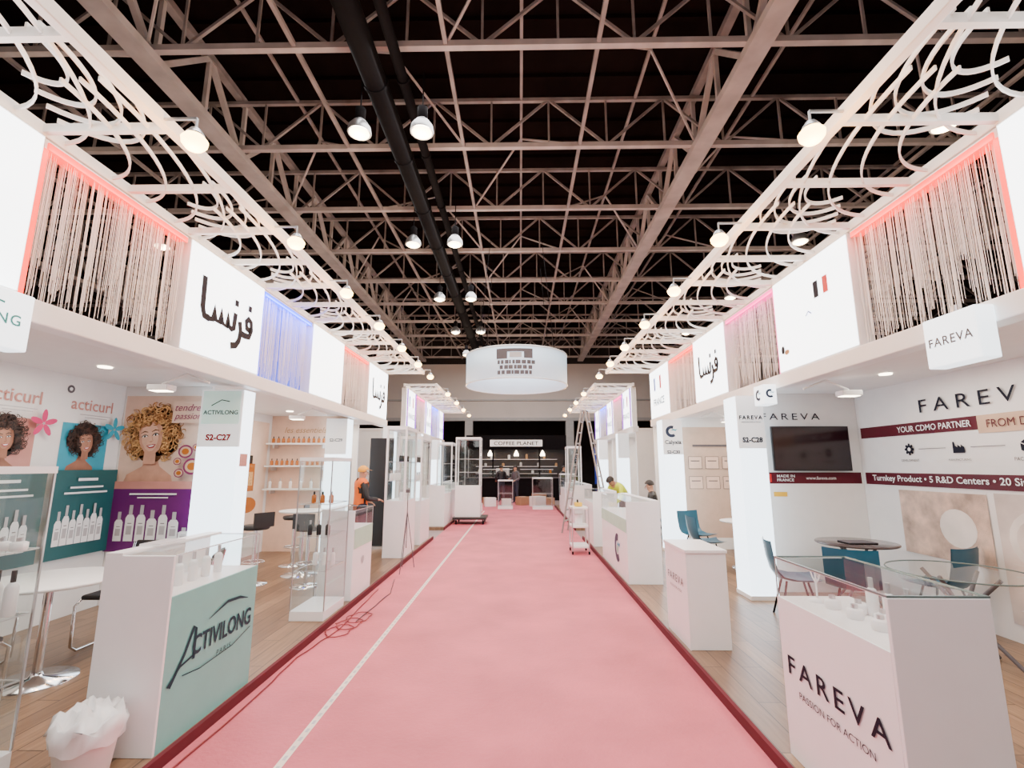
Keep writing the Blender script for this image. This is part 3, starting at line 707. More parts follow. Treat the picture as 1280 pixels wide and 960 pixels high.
# ------------------------------------------------------------ counters
def counter(side,xa,y0,y1,depth,zl,zh,facem,label,glass=True,endfull=True):
    d=1 if side<0 else -1
    T=thing('display_counter',label,'counter',(xa,(y0+y1)/2,ZP),'booth display counters')
    h=(y1-y0)/2
    X=lambda a,c:sorted((-d*a,-d*c))
    zl-=ZP;zh-=ZP
    b=B(); b.box(*X(.012,depth),-h,h,0,zl,WHITE); part(T,'body',b,bevel=.004)
    b=B(); b.box(*X(0,.012),-h,h,.0,zl,facem); part(T,'front_panel',b)
    if glass:
        b=B(); b.box(*X(.0,depth),-h-.02,-h,0,zh,WHITE); part(T,'end_panel',b,bevel=.003)
        b=B(); b.box(*X(depth-.02,depth),-h,h,zl,zh,GLASS if not endfull else WHITE); part(T,'back_panel',b)
        b=B(); b.box(*X(.004,.010),-h,h,zl,zh,GLASS); b.box(*X(.01,depth-.02),h-.008,h,zl,zh,GLASS); b.tube([(-d*.005,-h,zh),(-d*.005,h,zh),(-d*(depth-.02),h,zh)],.004,ALU,5); b.tube([(-d*.005,h,zl),(-d*.005,h,zh)],.004,ALU,5); part(T,'glass_front',b)
        b=B(); b.box(*X(0,depth*(.75 if endfull else 1)),-h-.02,h,zh,zh+.01,GLASS); part(T,'glass_top',b)
        if endfull: b=B(); b.box(*X(depth*.75,depth),-h-.02,h,zh+.0,zh+.015,WHITE); part(T,'rear_ledge',b)
        else: b=B(); b.tube([(-d*.005,-h-.015,zh+.005),(-d*.005,h,zh+.005),(-d*depth,h,zh+.005),(-d*depth,-h-.015,zh+.005)],.006,mat('glass_edge',(.12,.17,.16),.2),5,closed=True); part(T,'glass_rim',b)
    else:
        b=B(); b.box(*X(-.01,depth+.01),-h-.01,h+.01,zl,zl+.03,WHITE); part(T,'worktop',b,bevel=.004)
    return T,d
T,d=counter(-1,AL-.005,3.0,3.95,.42,.93,1.17,TEAL,'white display counter with teal front panel, logo and glass top')
text(T,'CTIVILONG',(.006,.09,.50),'E',DTEAL,w=.66,h=.12,bold=.02); text(T,'PARIS',(.006,.1,.37),'E',DTEAL,w=.16,spacing=1.4)
a=Art((.003,0,0),'E'); a.stroke([(-.42,.33),(-.31,.48),(-.24,.62),(-.22,.60),(-.22,.42)],.024,DTEAL); a.stroke([(-.44,.34),(-.34,.42),(-.2,.45)],.014,DTEAL); a.stroke([(-.1,.62),(.1,.68),(.25,.67),(.36,.64)],0,DTEAL,ws=[.004,.02,.02,.004]); a.stroke([(-.32,.36),(-.15,.34),(.2,.36),(.42,.42)],.007,DTEAL); a.done(T,'swoosh_mark','dark teal swoosh and initial')
T,d=counter(1,AR+.06,2.2,3.1,.43,.93,1.15,WHITE,'white display counter with printed logo and glass top showcase',endfull=False)
text(T,'FAREVA',(-.005,-.01,.50),'W',NAVY,w=.78,h=.10,spacing=1.35,bold=.01); text(T,'PASSION FOR ACTION',(-.005,0,.37),'W',NAVY,w=.58,h=.035)
T,d=counter(1,AR+.03,4.65,5.3,.37,.91,.95,WHITE,'plain white podium with small printed logo',glass=False)
text(T,'FAREVA',(-.005,0,.55),'W',GREYI,w=.46,h=.07,spacing=1.3); text(T,'PASSION FOR ACTION',(-.005,0,.46),'W',GREYI,w=.34)
T,d=counter(1,AR+.02,7.1,9.2,.48,.95,1.2,WHITE,'long white counter with round logo and green band')
a=Art((-.002,-.35,0),'W'); clogo(a,0,.38,.22); a.ell(.0,.36,.06,.06,PGREEN); a.done(T,'round_logo','dark round logo with green centre')
a=Art((-.002,0,0),'W'); a.rect(-1.05,.68,1.05,.87,PGREEN); a.done(T,'green_band'); 
T,d=counter(-1,AL-.005,6.2,6.95,.42,.92,1.15,WHITE,'white display counter with pale green band beside the glass tower')
a=Art((.002,0,0),'E'); a.rect(-.37,.60,.37,.84,PGREEN); a.ell(0,.42,.05,.05,LGREY); a.done(T,'green_band')
counter(1,AR+.02,10.3,11.6,.5,.95,1.18,WHITE,'white counter with glass top')
counter(-1,AL-.02,13.6,15.0,.5,.95,1.18,WHITE,'white counter with glass top'); counter(1,AR+.02,13.8,15.5,.5,.95,1.18,WHITE,'white counter with glass top')
counter(-1,AL-.02,16.4,18.0,.5,.95,1.18,WHITE,'white counter with glass top'); counter(1,AR+.02,16.6,18.4,.5,.95,1.18,WHITE,'white counter with glass top')
bottles('jar',[(1.72+.08*(i%2),2.3+.09*i,.93) for i in range(7)],'products in the counter showcase','small white jar in glass counter')
bottles('white',[(1.85,2.35+.12*i,.93) for i in range(4)],'products in the counter showcase','white bottle in glass counter')
bottles('white',[(-2.25,3.15+.14*i,.93) for i in range(5)],'products in the counter showcase','white bottle in glass counter')
T=thing('display_stand','small branching white display stand inside the glass counter','stand',(1.72,2.98,.93))
b=B(); b.lathe((0,0,0),[(.05,0),(.05,.01),(.01,.02)],WHITE); part(T,'base',b)
b=B(); b.tube([(0,0,.01),(0,0,.17)],.005,WHITE)
for a_ in(-1,1): b.tube([(0,0,.1),(.0,a_*.03,.13),(0,a_*.05,.17)],.004,WHITE)
part(T,'branch',b)
T=thing('brochure','white brochure lying on the counter ledge','brochure',(-2.42,3.35,1.186)); b=B(); b.box(-.07,.07,-.12,.12,0,.012,WHITE); part(T,'pages',b); b=B(); b.box(-.07,.07,-.12,.12,.012,.014,LGREY); part(T,'cover',b)
# ------------------------------------------------------------ glass towers
def tower(x0,x1,y0,y1,base,top,label,shelves,z=ZP,fm=None,fw=.010):
    fm=fm or ALU
    T=thing('glass_showcase',label,'showcase',((x0+x1)/2,(y0+y1)/2,z),'glass showcases')
    w=(x1-x0)/2;h=(y1-y0)/2
    b=B(); b.box(-w,w,-h,h,0,base,WHITE); part(T,'base',b,bevel=.004)
    for s in(-1,1):
        b=B(); b.box(*sorted((s*w,s*(w-.006))),-h,h,base,top,GLASS); part(T,'glass_pane',b)
        b=B(); b.box(-w+.006,w-.006,*sorted((s*h,s*(h-.006))),base,top,GLASS); part(T,'glass_pane',b)
    for sx in(-1,1):
        for sy in(-1,1):
            b=B(); b.box(*sorted((sx*(w+.001),sx*(w-fw))),*sorted((sy*(h+.001),sy*(h-fw))),base,top,fm); part(T,'corner_post',b)
    b=B(); b.box(-w-.004,w+.004,-h-.004,h+.004,top,top+.03+fw,WHITE); part(T,'top_cap',b)
    for zz in shelves:
        b=B(); b.box(-w+.015,w-.015,-h+.015,h-.015,zz,zz+.008,GLASS); q=zz+.004; b.tube([(-w+.015,-h+.015,q),(w-.015,-h+.015,q),(w-.015,h-.015,q),(-w+.015,h-.015,q)],.004,ALU,5,closed=True); part(T,'glass_shelf',b)
    return T
tower(-3.22,-2.76,2.4,2.86,.10,1.58,'clear glass display tower holding bottles beside the meeting table',[.45,.8,1.15])
bottles('pump',[(-3.1+.09*i,2.78,ZP+.806) for i in range(4)],'bottles in the glass tower','white pump bottle on glass shelf')
bottles('jar',[(-3.1+.1*i,2.75,ZP+1.156) for i in range(4)]+[(-3.1+.1*i,2.6,ZP+1.156) for i in range(3)],'bottles in the glass tower','white jar on glass shelf')
bottles('white',[(-3.1+.09*i,2.6,ZP+.456) for i in range(4)],'bottles in the glass tower','white bottle on glass shelf')
tower(-2.46,-2.09,5.4,6.0,.10,1.68,'tall clear glass display tower at the carpet edge',[.5,.85,1.2])
bottles('dark',[(-2.38+.1*i,5.6,ZP+.856) for i in range(3)],'items in the glass tower','dark bottle on glass shelf'); bottles('amber',[(-2.36+.1*i,5.6,ZP+1.206) for i in range(3)],'items in the glass tower','amber bottle on glass shelf'); bottles('white',[(-2.36+.1*i,5.75,ZP+.506) for i in range(3)],'items in the glass tower','white bottle on glass shelf')
tower(-2.48,-2.1,8.95,9.85,1.0,2.3,'tall white framed showcase with cabinet base and glass upper case',[1.35,1.7],fm=WHITE,fw=.035)
bottles('white',[(-2.4,9.05+.13*i,ZP+1.356) for i in range(6)]+[(-2.2,9.05+.13*i,ZP+1.01) for i in range(6)],'items in the tall showcase','white bottle in tall showcase'); bottles('dark',[(-2.25,9.1+.15*i,ZP+1.706) for i in range(5)],'items in the tall showcase','dark bottle in tall showcase')
tower(-2.58,-2.1,10.4,11.4,.9,2.2,'white framed showcase with cabinet base and glass case',[1.3,1.7],fm=WHITE,fw=.035)
bottles('white',[(-2.25,10.5+.13*i,ZP+1.306) for i in range(6)],'items in the second showcase','white bottle in tall showcase'); bottles('dark',[(-2.25,10.5+.15*i,ZP+1.706) for i in range(5)],'items in the second showcase','dark bottle in tall showcase')
tower(-1.95,-1.2,14.7,15.3,.9,2.3,'free standing white and glass showcase waiting on a trolley',[1.3,1.7],z=.218,fm=WHITE,fw=.03)
tower(-2.6,-2.12,15.15,16.2,.9,2.3,'white framed showcase with cabinet base and glass case',[1.3,1.7],fm=WHITE,fw=.035)
tower(1.52,1.98,15.7,16.4,.9,2.2,'white framed showcase with cabinet base and glass case',[1.3,1.7],fm=WHITE,fw=.035)
tower(.5,1.3,19.6,20.4,.1,1.2,'low clear glass display case',[.6],z=.012)
tower(-.9,-.3,19.8,20.4,.1,1.1,'low clear glass display case',[.6],z=.012)
tower(1.56,2.16,19.0,19.6,.5,1.3,'low white and glass display case',[.9])
T=thing('platform_trolley','dark flat platform trolley on the carpet','trolley',(-1.5,15.0,.012))
b=B(); b.box(-.5,.5,-.45,.45,.14,.205,BLACK); part(T,'deck',b,bevel=.01)
for sx in(-1,1):
    for sy in(-1,1): b=B(); b.tube([(sx*.4-.02,sy*.35,.065),(sx*.4+.02,sy*.35,.065)],.065,DARK,14); b.box(sx*.4-.03,sx*.4+.03,sy*.35-.02,sy*.35+.02,.1,.14,ALU); part(T,'caster',b)
# ------------------------------------------------------------ furniture
def rtable(loc,r,h,topm,style,label):
    T=thing('round_table',label,'table',loc,'meeting tables')
    b=B()
    if topm is GLASS:
        n=40; b.add([(r*math.cos(2*pi*k/n),r*math.sin(2*pi*k/n),h) for k in range(n)],[tuple(range(n))],GLASS); b.tube([(r*math.cos(2*pi*k/n),r*math.sin(2*pi*k/n),h) for k in range(n)],.006,mat('glass_edge',(.12,.17,.16),.2),6,closed=True)
    else: b.lathe((0,0,h),[(r-.01,-.02),(r,-.012),(r,0),(r-.005,.004),(.0001,.004)],topm,40)
    part(T,'table_top',b)
    if style=='ped':
        b=B(); b.lathe((0,0,0),[(.26,0),(.26,.01),(.05,.03),(.035,.06)],CHROME); part(T,'base',b); b=B(); b.cyl((0,0,.03),(0,0,h-.02),.03,CHROME); part(T,'post',b)
    else:
        for k in range(4):
            a=k*pi/2+.4; b=B(); b.tube([(math.cos(a)*r*.8,math.sin(a)*r*.8,0.01),(-math.cos(a)*r*.0,-math.sin(a)*r*.0,h*.55),(-math.cos(a)*r*.55,-math.sin(a)*r*.55,h-.02)],.016,GREYI); part(T,'leg',b)
    return T
rtable((-3.72,3.95,ZP),.46,.74,WHITE,'ped','round white meeting table')
rtable((3.72,4.35,ZP),.5,.74,GLASS,'x','round glass table on crossed metal legs')
rtable((3.95,5.95,ZP),.42,.74,mat('smoked_glass_top',(.08,.06,.06),.1),'x','round dark glass table on crossed metal legs')
rtable((-3.35,7.6,ZP),.35,.95,WHITE,'ped','round white high table'); rtable((3.7,8.2,ZP),.4,.74,WHITE,'ped','round white meeting table')
def blackchair(loc,rot):
    T=thing('meeting_chair','black cantilever meeting chair with chrome frame','chair',loc,'black meeting chairs',rot)
    b=B(); b.box(-.23,.23,-.22,.24,.44,.485,BLACKL); part(T,'seat',b,bevel=.02)
    b=B(); b.add([(-.22,-.24,.52),(.22,-.24,.52),(.21,-.31,.88),(-.21,-.31,.88),(-.22,-.27,.52),(.22,-.27,.52),(.21,-.34,.88),(-.21,-.34,.88)],[(0,1,2,3),(4,5,6,7),(0,1,5,4),(1,2,6,5),(2,3,7,6),(3,0,4,7)],BLACKL); part(T,'backrest',b,bevel=.01)
    for s in(-1,1):
        b=B(); b.tube([(s*.24,-.33,.86),(s*.24,-.26,.5),(s*.24,-.2,.45),(s*.24,.2,.45),(s*.24,.27,.4),(s*.24,.26,.06),(s*.24,.2,.015),(s*.24,-.22,.015)],.012,CHROME); part(T,'side_frame',b)
    b=B(); b.tube([(-.24,-.22,.015),(.24,-.22,.015)],.012,CHROME); part(T,'cross_tube',b)
    return T
C=blackchair((-2.98,4.3,ZP),pi*.62)
for l,r in(((-3.72,3.2,ZP),0.1),((-3.7,4.72,ZP),pi),((-4.5,4.0,ZP),-pi/2)): dup(C,l,r)
def bluechair(loc,rot):
    T=thing('shell_chair','teal blue plastic shell chair with dark metal legs','chair',loc,'blue shell chairs',rot)
    b=B(); prof=[(.22,.44),(.12,.42),(-.05,.415),(-.17,.44),(-.22,.52),(-.25,.65),(-.27,.82)]; vs=[]
    for (y,z) in prof:
        for k in range(7):
            u=(k-3)/3; vs.append((u*.23,y+abs(u)**2*.03,z+abs(u)**2*.03*(1 if z<.5 else .3)))
    o=len(vs); vs2=[(x,y-.008,z-.012) for x,y,z in vs]; fs=[]
    for i in range(6):
        for k in range(6): q=i*7+k; fs+=[(q,q+1,q+8,q+7),(o+q,o+q+7,o+q+8,o+q+1)]
    b.add(vs+vs2,fs,BLUECH,True); part(T,'seat_shell',b)
    for sx in(-1,1):
        for sy in(-1,1): b=B(); b.tube([(sx*.12,sy*.1,.41),(sx*.21,sy*.2,.0)],.011,DARK); part(T,'leg',b)
    return T
C=bluechair((2.98,5.55,ZP),-pi/2-.3)
for l,r in(((4.3,5.25,ZP),0.4),((3.35,5.15,ZP),-.6),((3.0,8.1,ZP),-pi/2),((3.7,7.45,ZP),0),((3.15,8.9,ZP),pi+.4)): dup(C,l,r)
def stool(loc,rot):
    T=thing('bar_stool','bar stool with black seat and chrome base','stool',loc,'bar stools',rot)
    b=B(); b.lathe((0,0,.74),[(.17,0),(.19,.03),(.18,.06),(.001,.07)],BLACKL); b.box(-.15,.15,-.19,-.17,.78,.98,BLACKL); part(T,'seat',b)
    b=B(); b.cyl((0,0,.02),(0,0,.74),.025,CHROME); b.tube([(.14*math.cos(k*pi/8),.14*math.sin(k*pi/8),.3) for k in range(16)],.01,CHROME,6,closed=True); b.bar((0,0,.3),(0,.14,.3),.015,.015,CHROME); part(T,'post',b)
    b=B(); b.lathe((0,0,0),[(.2,0),(.2,.01),(.04,.04)],CHROME); part(T,'base',b); return T
C=stool((-2.95,6.9,ZP),0)
for l in((-3.0,8.25,ZP),(-3.75,7.0,ZP),(-3.8,8.3,ZP),(-2.7,7.5,ZP)): dup(C,l,random.uniform(0,6))
T=thing('closed_laptop','dark closed laptop on the glass table','laptop',(3.9,5.85,ZP+.745)); b=B(); b.box(-.16,.16,-.11,.11,0,.012,DARK); part(T,'base',b); b=B(); b.box(-.16,.16,-.11,.11,.013,.02,GREYI); part(T,'lid',b)
T=thing('waste_basket','white plastic waste basket stuffed with a clear bag','basket',(-2.28,2.76,ZP))
b=B(); b.lathe((0,0,0),[(.105,0),(.11,.01),(.145,.28),(.155,.29),(.14,.28),(.10,.02),(.001,.02)],mat('white_plastic',(.84,.85,.84),.4)); part(T,'bin',b)
b=B(); random.seed(5); n=26; vs=[]
prof=((.150,.20),(.160,.27),(.162,.31),(.135,.34),(.10,.32),(.07,.37),(.03,.35))
for j,(r,z) in enumerate(prof):
    ph=random.uniform(0,6)
    for k in range(n):
        t=2*pi*k/n; q=1+.06*math.sin(5*t+ph)+.04*math.sin(9*t+ph*2); vs.append((r*q*math.cos(t),r*q*math.sin(t),z+(.018*math.sin(4*t+ph)+.012*math.sin(7*t+1.7*ph)+random.uniform(-.004,.004))*(1.3 if j else .6)))
fs=[(j*n+k,j*n+(k+1)%n,(j+1)*n+(k+1)%n,(j+1)*n+k) for j in range(len(prof)-1) for k in range(n)]+[tuple((len(prof)-1)*n+k for k in range(n))]
b.add(vs,fs,mat('plastic_bag',(.80,.81,.80),.2),True); part(T,'crumpled_bag',b)
random.seed(11)
def cable(pts,m,label):
    b=B(); P=[]
    for i in range(len(pts)-1):
        for t in range(6):
            u=t/6; P.append((pts[i][0]*(1-u)+pts[i+1][0]*u+random.uniform(-.008,.008),pts[i][1]*(1-u)+pts[i+1][1]*u,pts[i][2]))
    P.append(pts[-1]); b.tube(P,.005,m,6); solo('power_cable',label,'cable',b,group='floor cables')
REDC=mat('red_cable',(.22,.008,.012),.5)
cable([(-1.98,2.6,.022),(-1.95,3.6,.022),(-1.99,4.6,.022),(-1.9,5.4,.022),(-1.97,7,.022)],REDC,'thin red cable along the carpet edge')
for k in range(3):
    cx=-1.88+.03*k; cyy=5.3+.22*k; cable([(cx+.11*math.cos(a*pi/5)*(1+.3*(a%2)),cyy+.2*math.sin(a*pi/5),.024+k*.002) for a in range(11)],REDC,'loosely coiled cable on the carpet')
cable([(-1.8,5.6,.022),(-1.75,6.8,.022),(-1.9,7.6,.022)],BLACK,'black cable along the carpet edge')
T=thing('tripod_stand','thin black tripod stand on the carpet edge','tripod',(-1.9,8.3,.012))
b=B(); b.cyl((0,0,.35),(0,0,1.25),.007,GREYI); part(T,'mast',b)
for k in range(3):
    a=k*2*pi/3+.5; b=B(); b.tube([(0,0,.95),(.12*math.cos(a),.38*math.sin(a),.01)],.006,GREYI); part(T,'leg',b)
b=B(); b.box(-.03,.03,-.03,.03,1.25,1.30,GREYI); part(T,'head',b)
def ladder(loc):
    T=thing('step_ladder','tall aluminium A-frame step ladder standing open','ladder',loc,rot=pi/2-.35)
    H=3.15
    for s in(-1,1):
        for sx in(-1,1):
            b=B(); b.bar((sx*.30,s*.60,0),(sx*.17,s*.05,H),.05,.035,LADD); part(T,'stile',b)
    for i in range(1,11):
        t=i/11
        for s in(-1,1):
            b=B(); b.box(-.30+.13*t,.30-.13*t,s*(.60-.55*t)-.02,s*(.60-.55*t)+.02,H*t-.015,H*t+.015,LADD); part(T,'rung' ,b)
    b=B(); b.box(-.2,.2,-.09,.09,H,H+.03,ALU); part(T,'top_cap',b)
ladder((1.74,12.9,.013))
T=thing('utility_cart','white utility cart with yellow tools on the carpet','cart',(1.18,10.0,.012))
for z in(.12,.5,.85): b=B(); b.box(-.17,.17,-.25,.25,z,z+.04,WHITE); part(T,'tray',b,bevel=.008)
for sx in(-1,1):
    for sy in(-1,1): b=B(); b.box(sx*.16-.012,sx*.16+.012,sy*.24-.012,sy*.24+.012,.06,.9,ALU); b.tube([(sx*.16-.015,sy*.24,.03),(sx*.16+.015,sy*.24,.03)],.03,DARK,10); part(T,'post',b)
b=B(); b.box(-.08,.06,-.1,.1,0,.07,mat('yellow_tool',(.8,.5,.03),.5)); b.tube([(-.02,-.06,.07),(-.02,-.05,.12),(-.02,.05,.12),(-.02,.06,.07)],.01,DARK); solo('tool_case','yellow tool case on the cart','tool case',b,(1.18,10.0,.912))
b=B(); b.lathe((0,0,0),[(.07,0),(.09,.2),(.095,.2),(.085,.2)],WHITE); b.tube([(-.09,0,.19),(-.07,0,.28),(.07,0,.28),(.09,0,.19)],.004,ALU); solo('plastic_bucket','white plastic bucket on the cart tray','bucket',b,(1.18,10.05,.553))
# coffee kiosk
T=thing('coffee_kiosk','dark glassy coffee kiosk with white lettered fascia and counter','kiosk',(-.2,25,0))
b=B(); b.box(-2.6,2.6,0,.7,0,1.1,DARK); b.box(-2.6,2.6,-.05,.7,1.1,1.14,GREYI); part(T,'service_counter',b)
b=B(); b.box(-2.6,2.6,1.6,1.7,0,3.3,BLACK); part(T,'back_panel',b)
b=B(); b.box(-1.35,1.35,-.05,.1,2.72,3.05,mat('lit_sign_face',(.85,.83,.8),.5,es=.5)); b.box(-2.6,2.6,.1,.2,2.55,3.3,DARK); part(T,'fascia',b)
b=B(); b.box(-1.7,-.2,.02,.03,1.14,1.55,GLASS); b.box(.2,1.9,.02,.03,1.14,1.55,GLASS); b.tube([(-1.7,.025,1.55),(-.2,.025,1.55)],.012,ALU,5); b.tube([(.2,.025,1.55),(1.9,.025,1.55)],.012,ALU,5); part(T,'glass_screen',b)
for sx in(-2.55,-1.2,1.2,2.55): b=B(); b.box(sx-.04,sx+.04,.1,.2,1.14,2.6,DARK); part(T,'post',b)
text(T,'COFFEE PLANET',(0,-.06,2.88),'S',BLACK,w=2.3,h=.2,bold=.02)
for k in range(3): b=B(); b.box(-2.2,2.2,1.35,1.6,1.3+k*.38,1.33+k*.38,ALU); part(T,'shelf',b)
for i in range(3): b=B(); b.lathe((-1.4+i*1.4,.9,2.25),[(.02,.3),(.12,.1),(.13,0),(.001,0)],DOWN,12); part(T,'hanging_lamp',b)
random.seed(31)
for i in range(14):
    x=-2.2+i*.32; k=i%3; m=random.choice((WALLW,WOODB,AMBER,LGREY)); hh=random.uniform(.12,.24)
    b=B(); b.lathe((0,0,0),[(.06,0),(.07,.02),(.07,hh),(.04,hh+.03)],m,12); solo('storage_jar','storage jar on the kiosk shelf','jar',b,(x,26.47,1.33+k*.38),'jars on the kiosk shelves')
T=thing('espresso_machine','steel espresso machine on the kiosk counter','coffee machine',(-.9,25.35,1.14)); b=B(); b.box(-.35,.35,-.25,.25,.05,.45,ALU); b.box(-.3,-.25,-.2,.2,0,.05,DARK); b.box(.25,.3,-.2,.2,0,.05,DARK); part(T,'body',b,bevel=.02); b=B(); b.box(-.3,.3,-.28,-.25,.06,.1,DARK); part(T,'drip_tray',b)
for (x,y,w,z0,z1,m,lb) in ((3.9,22.6,.9,.9,2.6,BLUEI,'blue free standing exhibition banner'),(-4.6,24.5,1.2,.0,2.6,LGREY,'grey free standing exhibition banner'),(5.6,24,1.3,0,2.6,LGREY,'grey free standing exhibition banner')):
    T=thing('exhibition_banner',lb,'banner',(x,y,0),'far banners'); b=B(); b.box(-w/2,w/2,-.02,.02,z0,z1,m); part(T,'panel',b); b=B(); b.box(-w/2,w/2,-.2,.2,0,.03,ALU); b.box(-.03,.03,.02,.05,0,z1,ALU); part(T,'foot',b)
for i,x in enumerate((-7.5,-3.3,3.2,7)):
    b=B(); b.box(-.25,.25,-.25,.25,0,4.6,LGREY); b.box(-.3,.3,-.3,.3,0,.15,GREYI); solo('concrete_pillar','grey square pillar under the bulkhead','pillar',b,(x,YF+.15,0),'hall pillars')
random.seed(21)
CB=mat('cardboard',(.38,.22,.12),.8)
for i,(x,y) in enumerate(((-.6,21.5),(.1,21.9),(.75,21.2),(1.3,22.2),(-1.3,21.2),(.9,23.4),(-1.7,18.9),(-2.2,22.4),(2.9,21.9),(-1.5,22.3))):
    s=.2+.04*(i%3); T=thing('cardboard_box','white carton standing on the carpet' if i%2==0 else 'brown cardboard carton standing on the carpet','box',(x,y,.012 if abs(x)<2 and x<1.4 else 0),'cardboard cartons',random.uniform(0,1)); b=B(); b.box(-s,s,-s*.8,s*.8,0,s*1.5,CB if i%2 else WALLW); part(T,'carton',b); b=B(); b.box(-.03,.03,-s*.8-.002,s*.8+.002,s*1.5,s*1.5+.003,TAPE); part(T,'packing_tape',b)
# ------------------------------------------------------------ people
def person(loc,rot,pose,top,trousers,label,vest=None,cap=None,scale=1.0):
    if pose=='stand':
        J=dict(pel=(0,0,.95),wai=(0,0,1.08),che=(0,.01,1.27),nb=(0,0,1.43),nk=(0,.01,1.50),hd=(0,.03,1.58),ht=(0,.03,1.67),
          sL=(-.17,0,1.40),eL=(-.25,.02,1.13),wL=(-.2,.22,1.05),sR=(.17,0,1.40),eR=(.25,.03,1.13),wR=(.18,.25,1.1),
          hL=(-.09,0,.88),kL=(-.11,.03,.49),aL=(-.11,-.01,.09),tL=(-.12,.14,.035),hR=(.09,0,.88),kR=(.11,.03,.49),aR=(.12,-.01,.09),tR=(.13,.14,.035))
    elif pose=='bend':
        J=dict(pel=(0,-.08,.93),wai=(0,0,1.03),che=(0,.16,1.15),nb=(0,.28,1.24),nk=(0,.34,1.28),hd=(0,.42,1.31),ht=(0,.49,1.37),
          sL=(-.17,.26,1.22),eL=(-.22,.33,.95),wL=(-.16,.5,.82),sR=(.17,.26,1.22),eR=(.23,.35,.96),wR=(.17,.52,.84),
          hL=(-.09,-.06,.88),kL=(-.11,0,.49),aL=(-.11,-.03,.09),tL=(-.12,.12,.035),hR=(.09,-.06,.88),kR=(.11,.02,.49),aR=(.12,0,.09),tR=(.13,.15,.035))
    else:
        J=dict(pel=(0,-.02,.54),wai=(0,-.02,.66),che=(0,0,.85),nb=(0,.02,1.01),nk=(0,.03,1.08),hd=(0,.06,1.16),ht=(0,.07,1.25),
          sL=(-.17,.01,.98),eL=(-.24,.08,.74),wL=(-.14,.3,.72),sR=(.17,.01,.98),eR=(.24,.08,.74),wR=(.14,.3,.74),
          hL=(-.1,.02,.52),kL=(-.13,.4,.50),aL=(-.13,.38,.09),tL=(-.13,.52,.035),hR=(.1,.02,.52),kR=(.13,.4,.50),aR=(.13,.38,.09),tR=(.13,.52,.035))
    R=dict(pel=(.15,.11),wai=(.135,.1),che=(.155,.11),nb=(.09,.075),nk=(.052,.055),hd=(.075,.088),ht=(.07,.08),s=.06,e=.043,w=.028,h=.085,k=.056,a=.04,t=.035)
    def rad(k):
        if k in R: r=R[k]; return r if isinstance(r,tuple) else (r,r)
        r=R[k[0]]; return (r,r)
    E=[('pel','wai','T'),('wai','che','T'),('che','nb','T'),('nb','nk','N'),('nk','hd','H'),('hd','ht','H')]
    for q in 'LR': E+=[('nb','s'+q,'T'),('s'+q,'e'+q,'A'),('e'+q,'w'+q,'A'),('pel','h'+q,'P'),('h'+q,'k'+q,'P'),('k'+q,'a'+q,'P'),('a'+q,'t'+q,'F')]
    pts={k:Vector(v) for k,v in J.items()}; rr={k:rad(k) for k in J}
    for q,s in(('L',-1),('R',1)):
        w=pts['w'+q]; d=(w-pts['e'+q]).normalized(); side=Vector((-s,0,0)); side=(side-d*side.dot(d)).normalized(); dn=d.cross(side).normalized()
        if dn.z>0: dn=-dn
        pm=w+d*.07; pts['p'+q]=pm; rr['p'+q]=(.03,.022); E.append(('w'+q,'p'+q,'S'))
        for i,(o,L) in enumerate(((-.026,.065),(-.009,.08),(.009,.085),(.026,.075))):
            a=pm+side*o+d*.025; bb=a+d*L*.5+dn*.01; c=bb+d*L*.35+dn*.025
            n1,n2,n3='f%s%da'%(q,i),'f%s%db'%(q,i),'f%s%dc'%(q,i)
            for n_,p_ in((n1,a),(n2,bb),(n3,c)): pts[n_]=p_; rr[n_]=(.0085,.0085)
            E+= [('p'+q,n1,'S'),(n1,n2,'S'),(n2,n3,'S')]
        a=w+d*.03+side*.03; c=a+side*.03+d*.04; pts['u'+q]=a; pts['v'+q]=c; rr['u'+q]=rr['v'+q]=(.01,.01); E+=[('w'+q,'u'+q,'S'),('u'+q,'v'+q,'S')]
    keys=list(pts); bm=bmesh.new(); lay=bm.verts.layers.skin.verify(); V={}
    for k in keys:
        v=bm.verts.new(pts[k]); v[lay].radius=rr[k]; v[lay].use_root=(k=='pel'); V[k]=v
    for a,c,_ in E: bm.edges.new((V[a],V[c]))
    me=bpy.data.meshes.new('sk'); bm.to_mesh(me); bm.free()
    o=bpy.data.objects.new('sk',me); COL.objects.link(o); o.modifiers.new('s','SKIN'); md=o.modifiers.new('u','SUBSURF'); md.levels=2; md.render_levels=2
    dg=bpy.context.evaluated_depsgraph_get(); dg.update(); body=bpy.data.meshes.new_from_object(o.evaluated_get(dg)); bpy.data.objects.remove(o)
    body.materials.clear(); body.materials.append(SKIN)
    for p in body.polygons: p.use_smooth=True
    T=thing('person',label,'person',loc,None,rot); T.scale=(scale,)*3
    part(T,'body',body)
    segs=[(pts[a],pts[c],t) for a,c,t in E]
    def cls(p):
        best=None;bd=9
        for a,c,t in segs:
            ab=c-a; u=max(0,min(1,(p-a).dot(ab)/ab.length_squared)); dd=(p-(a+ab*u)).length
            if dd<bd: bd=dd;best=t
        return best
    tags=[cls(p.center) for p in body.polygons]
    def shell(name,kinds,off,m,lab,cut=None):
        bb=B(); vs=[];fs=[];mp={}
        for p,t in zip(body.polygons,tags):
            if t in kinds:
                f=[]
                for i in p.vertices:
                    if i not in mp: mp[i]=len(vs); v=body.vertices[i]; vs.append(v.co+v.normal*off)
                    f.append(mp[i])
                fs.append(f)
        if fs: bb.add(vs,fs,m,True); part(T,name,bb,lab)
    shell('shirt','TA',.012,top,None); shell('trousers','P',.011,trousers,None); shell('shoes','F',.008,BLACK,None)
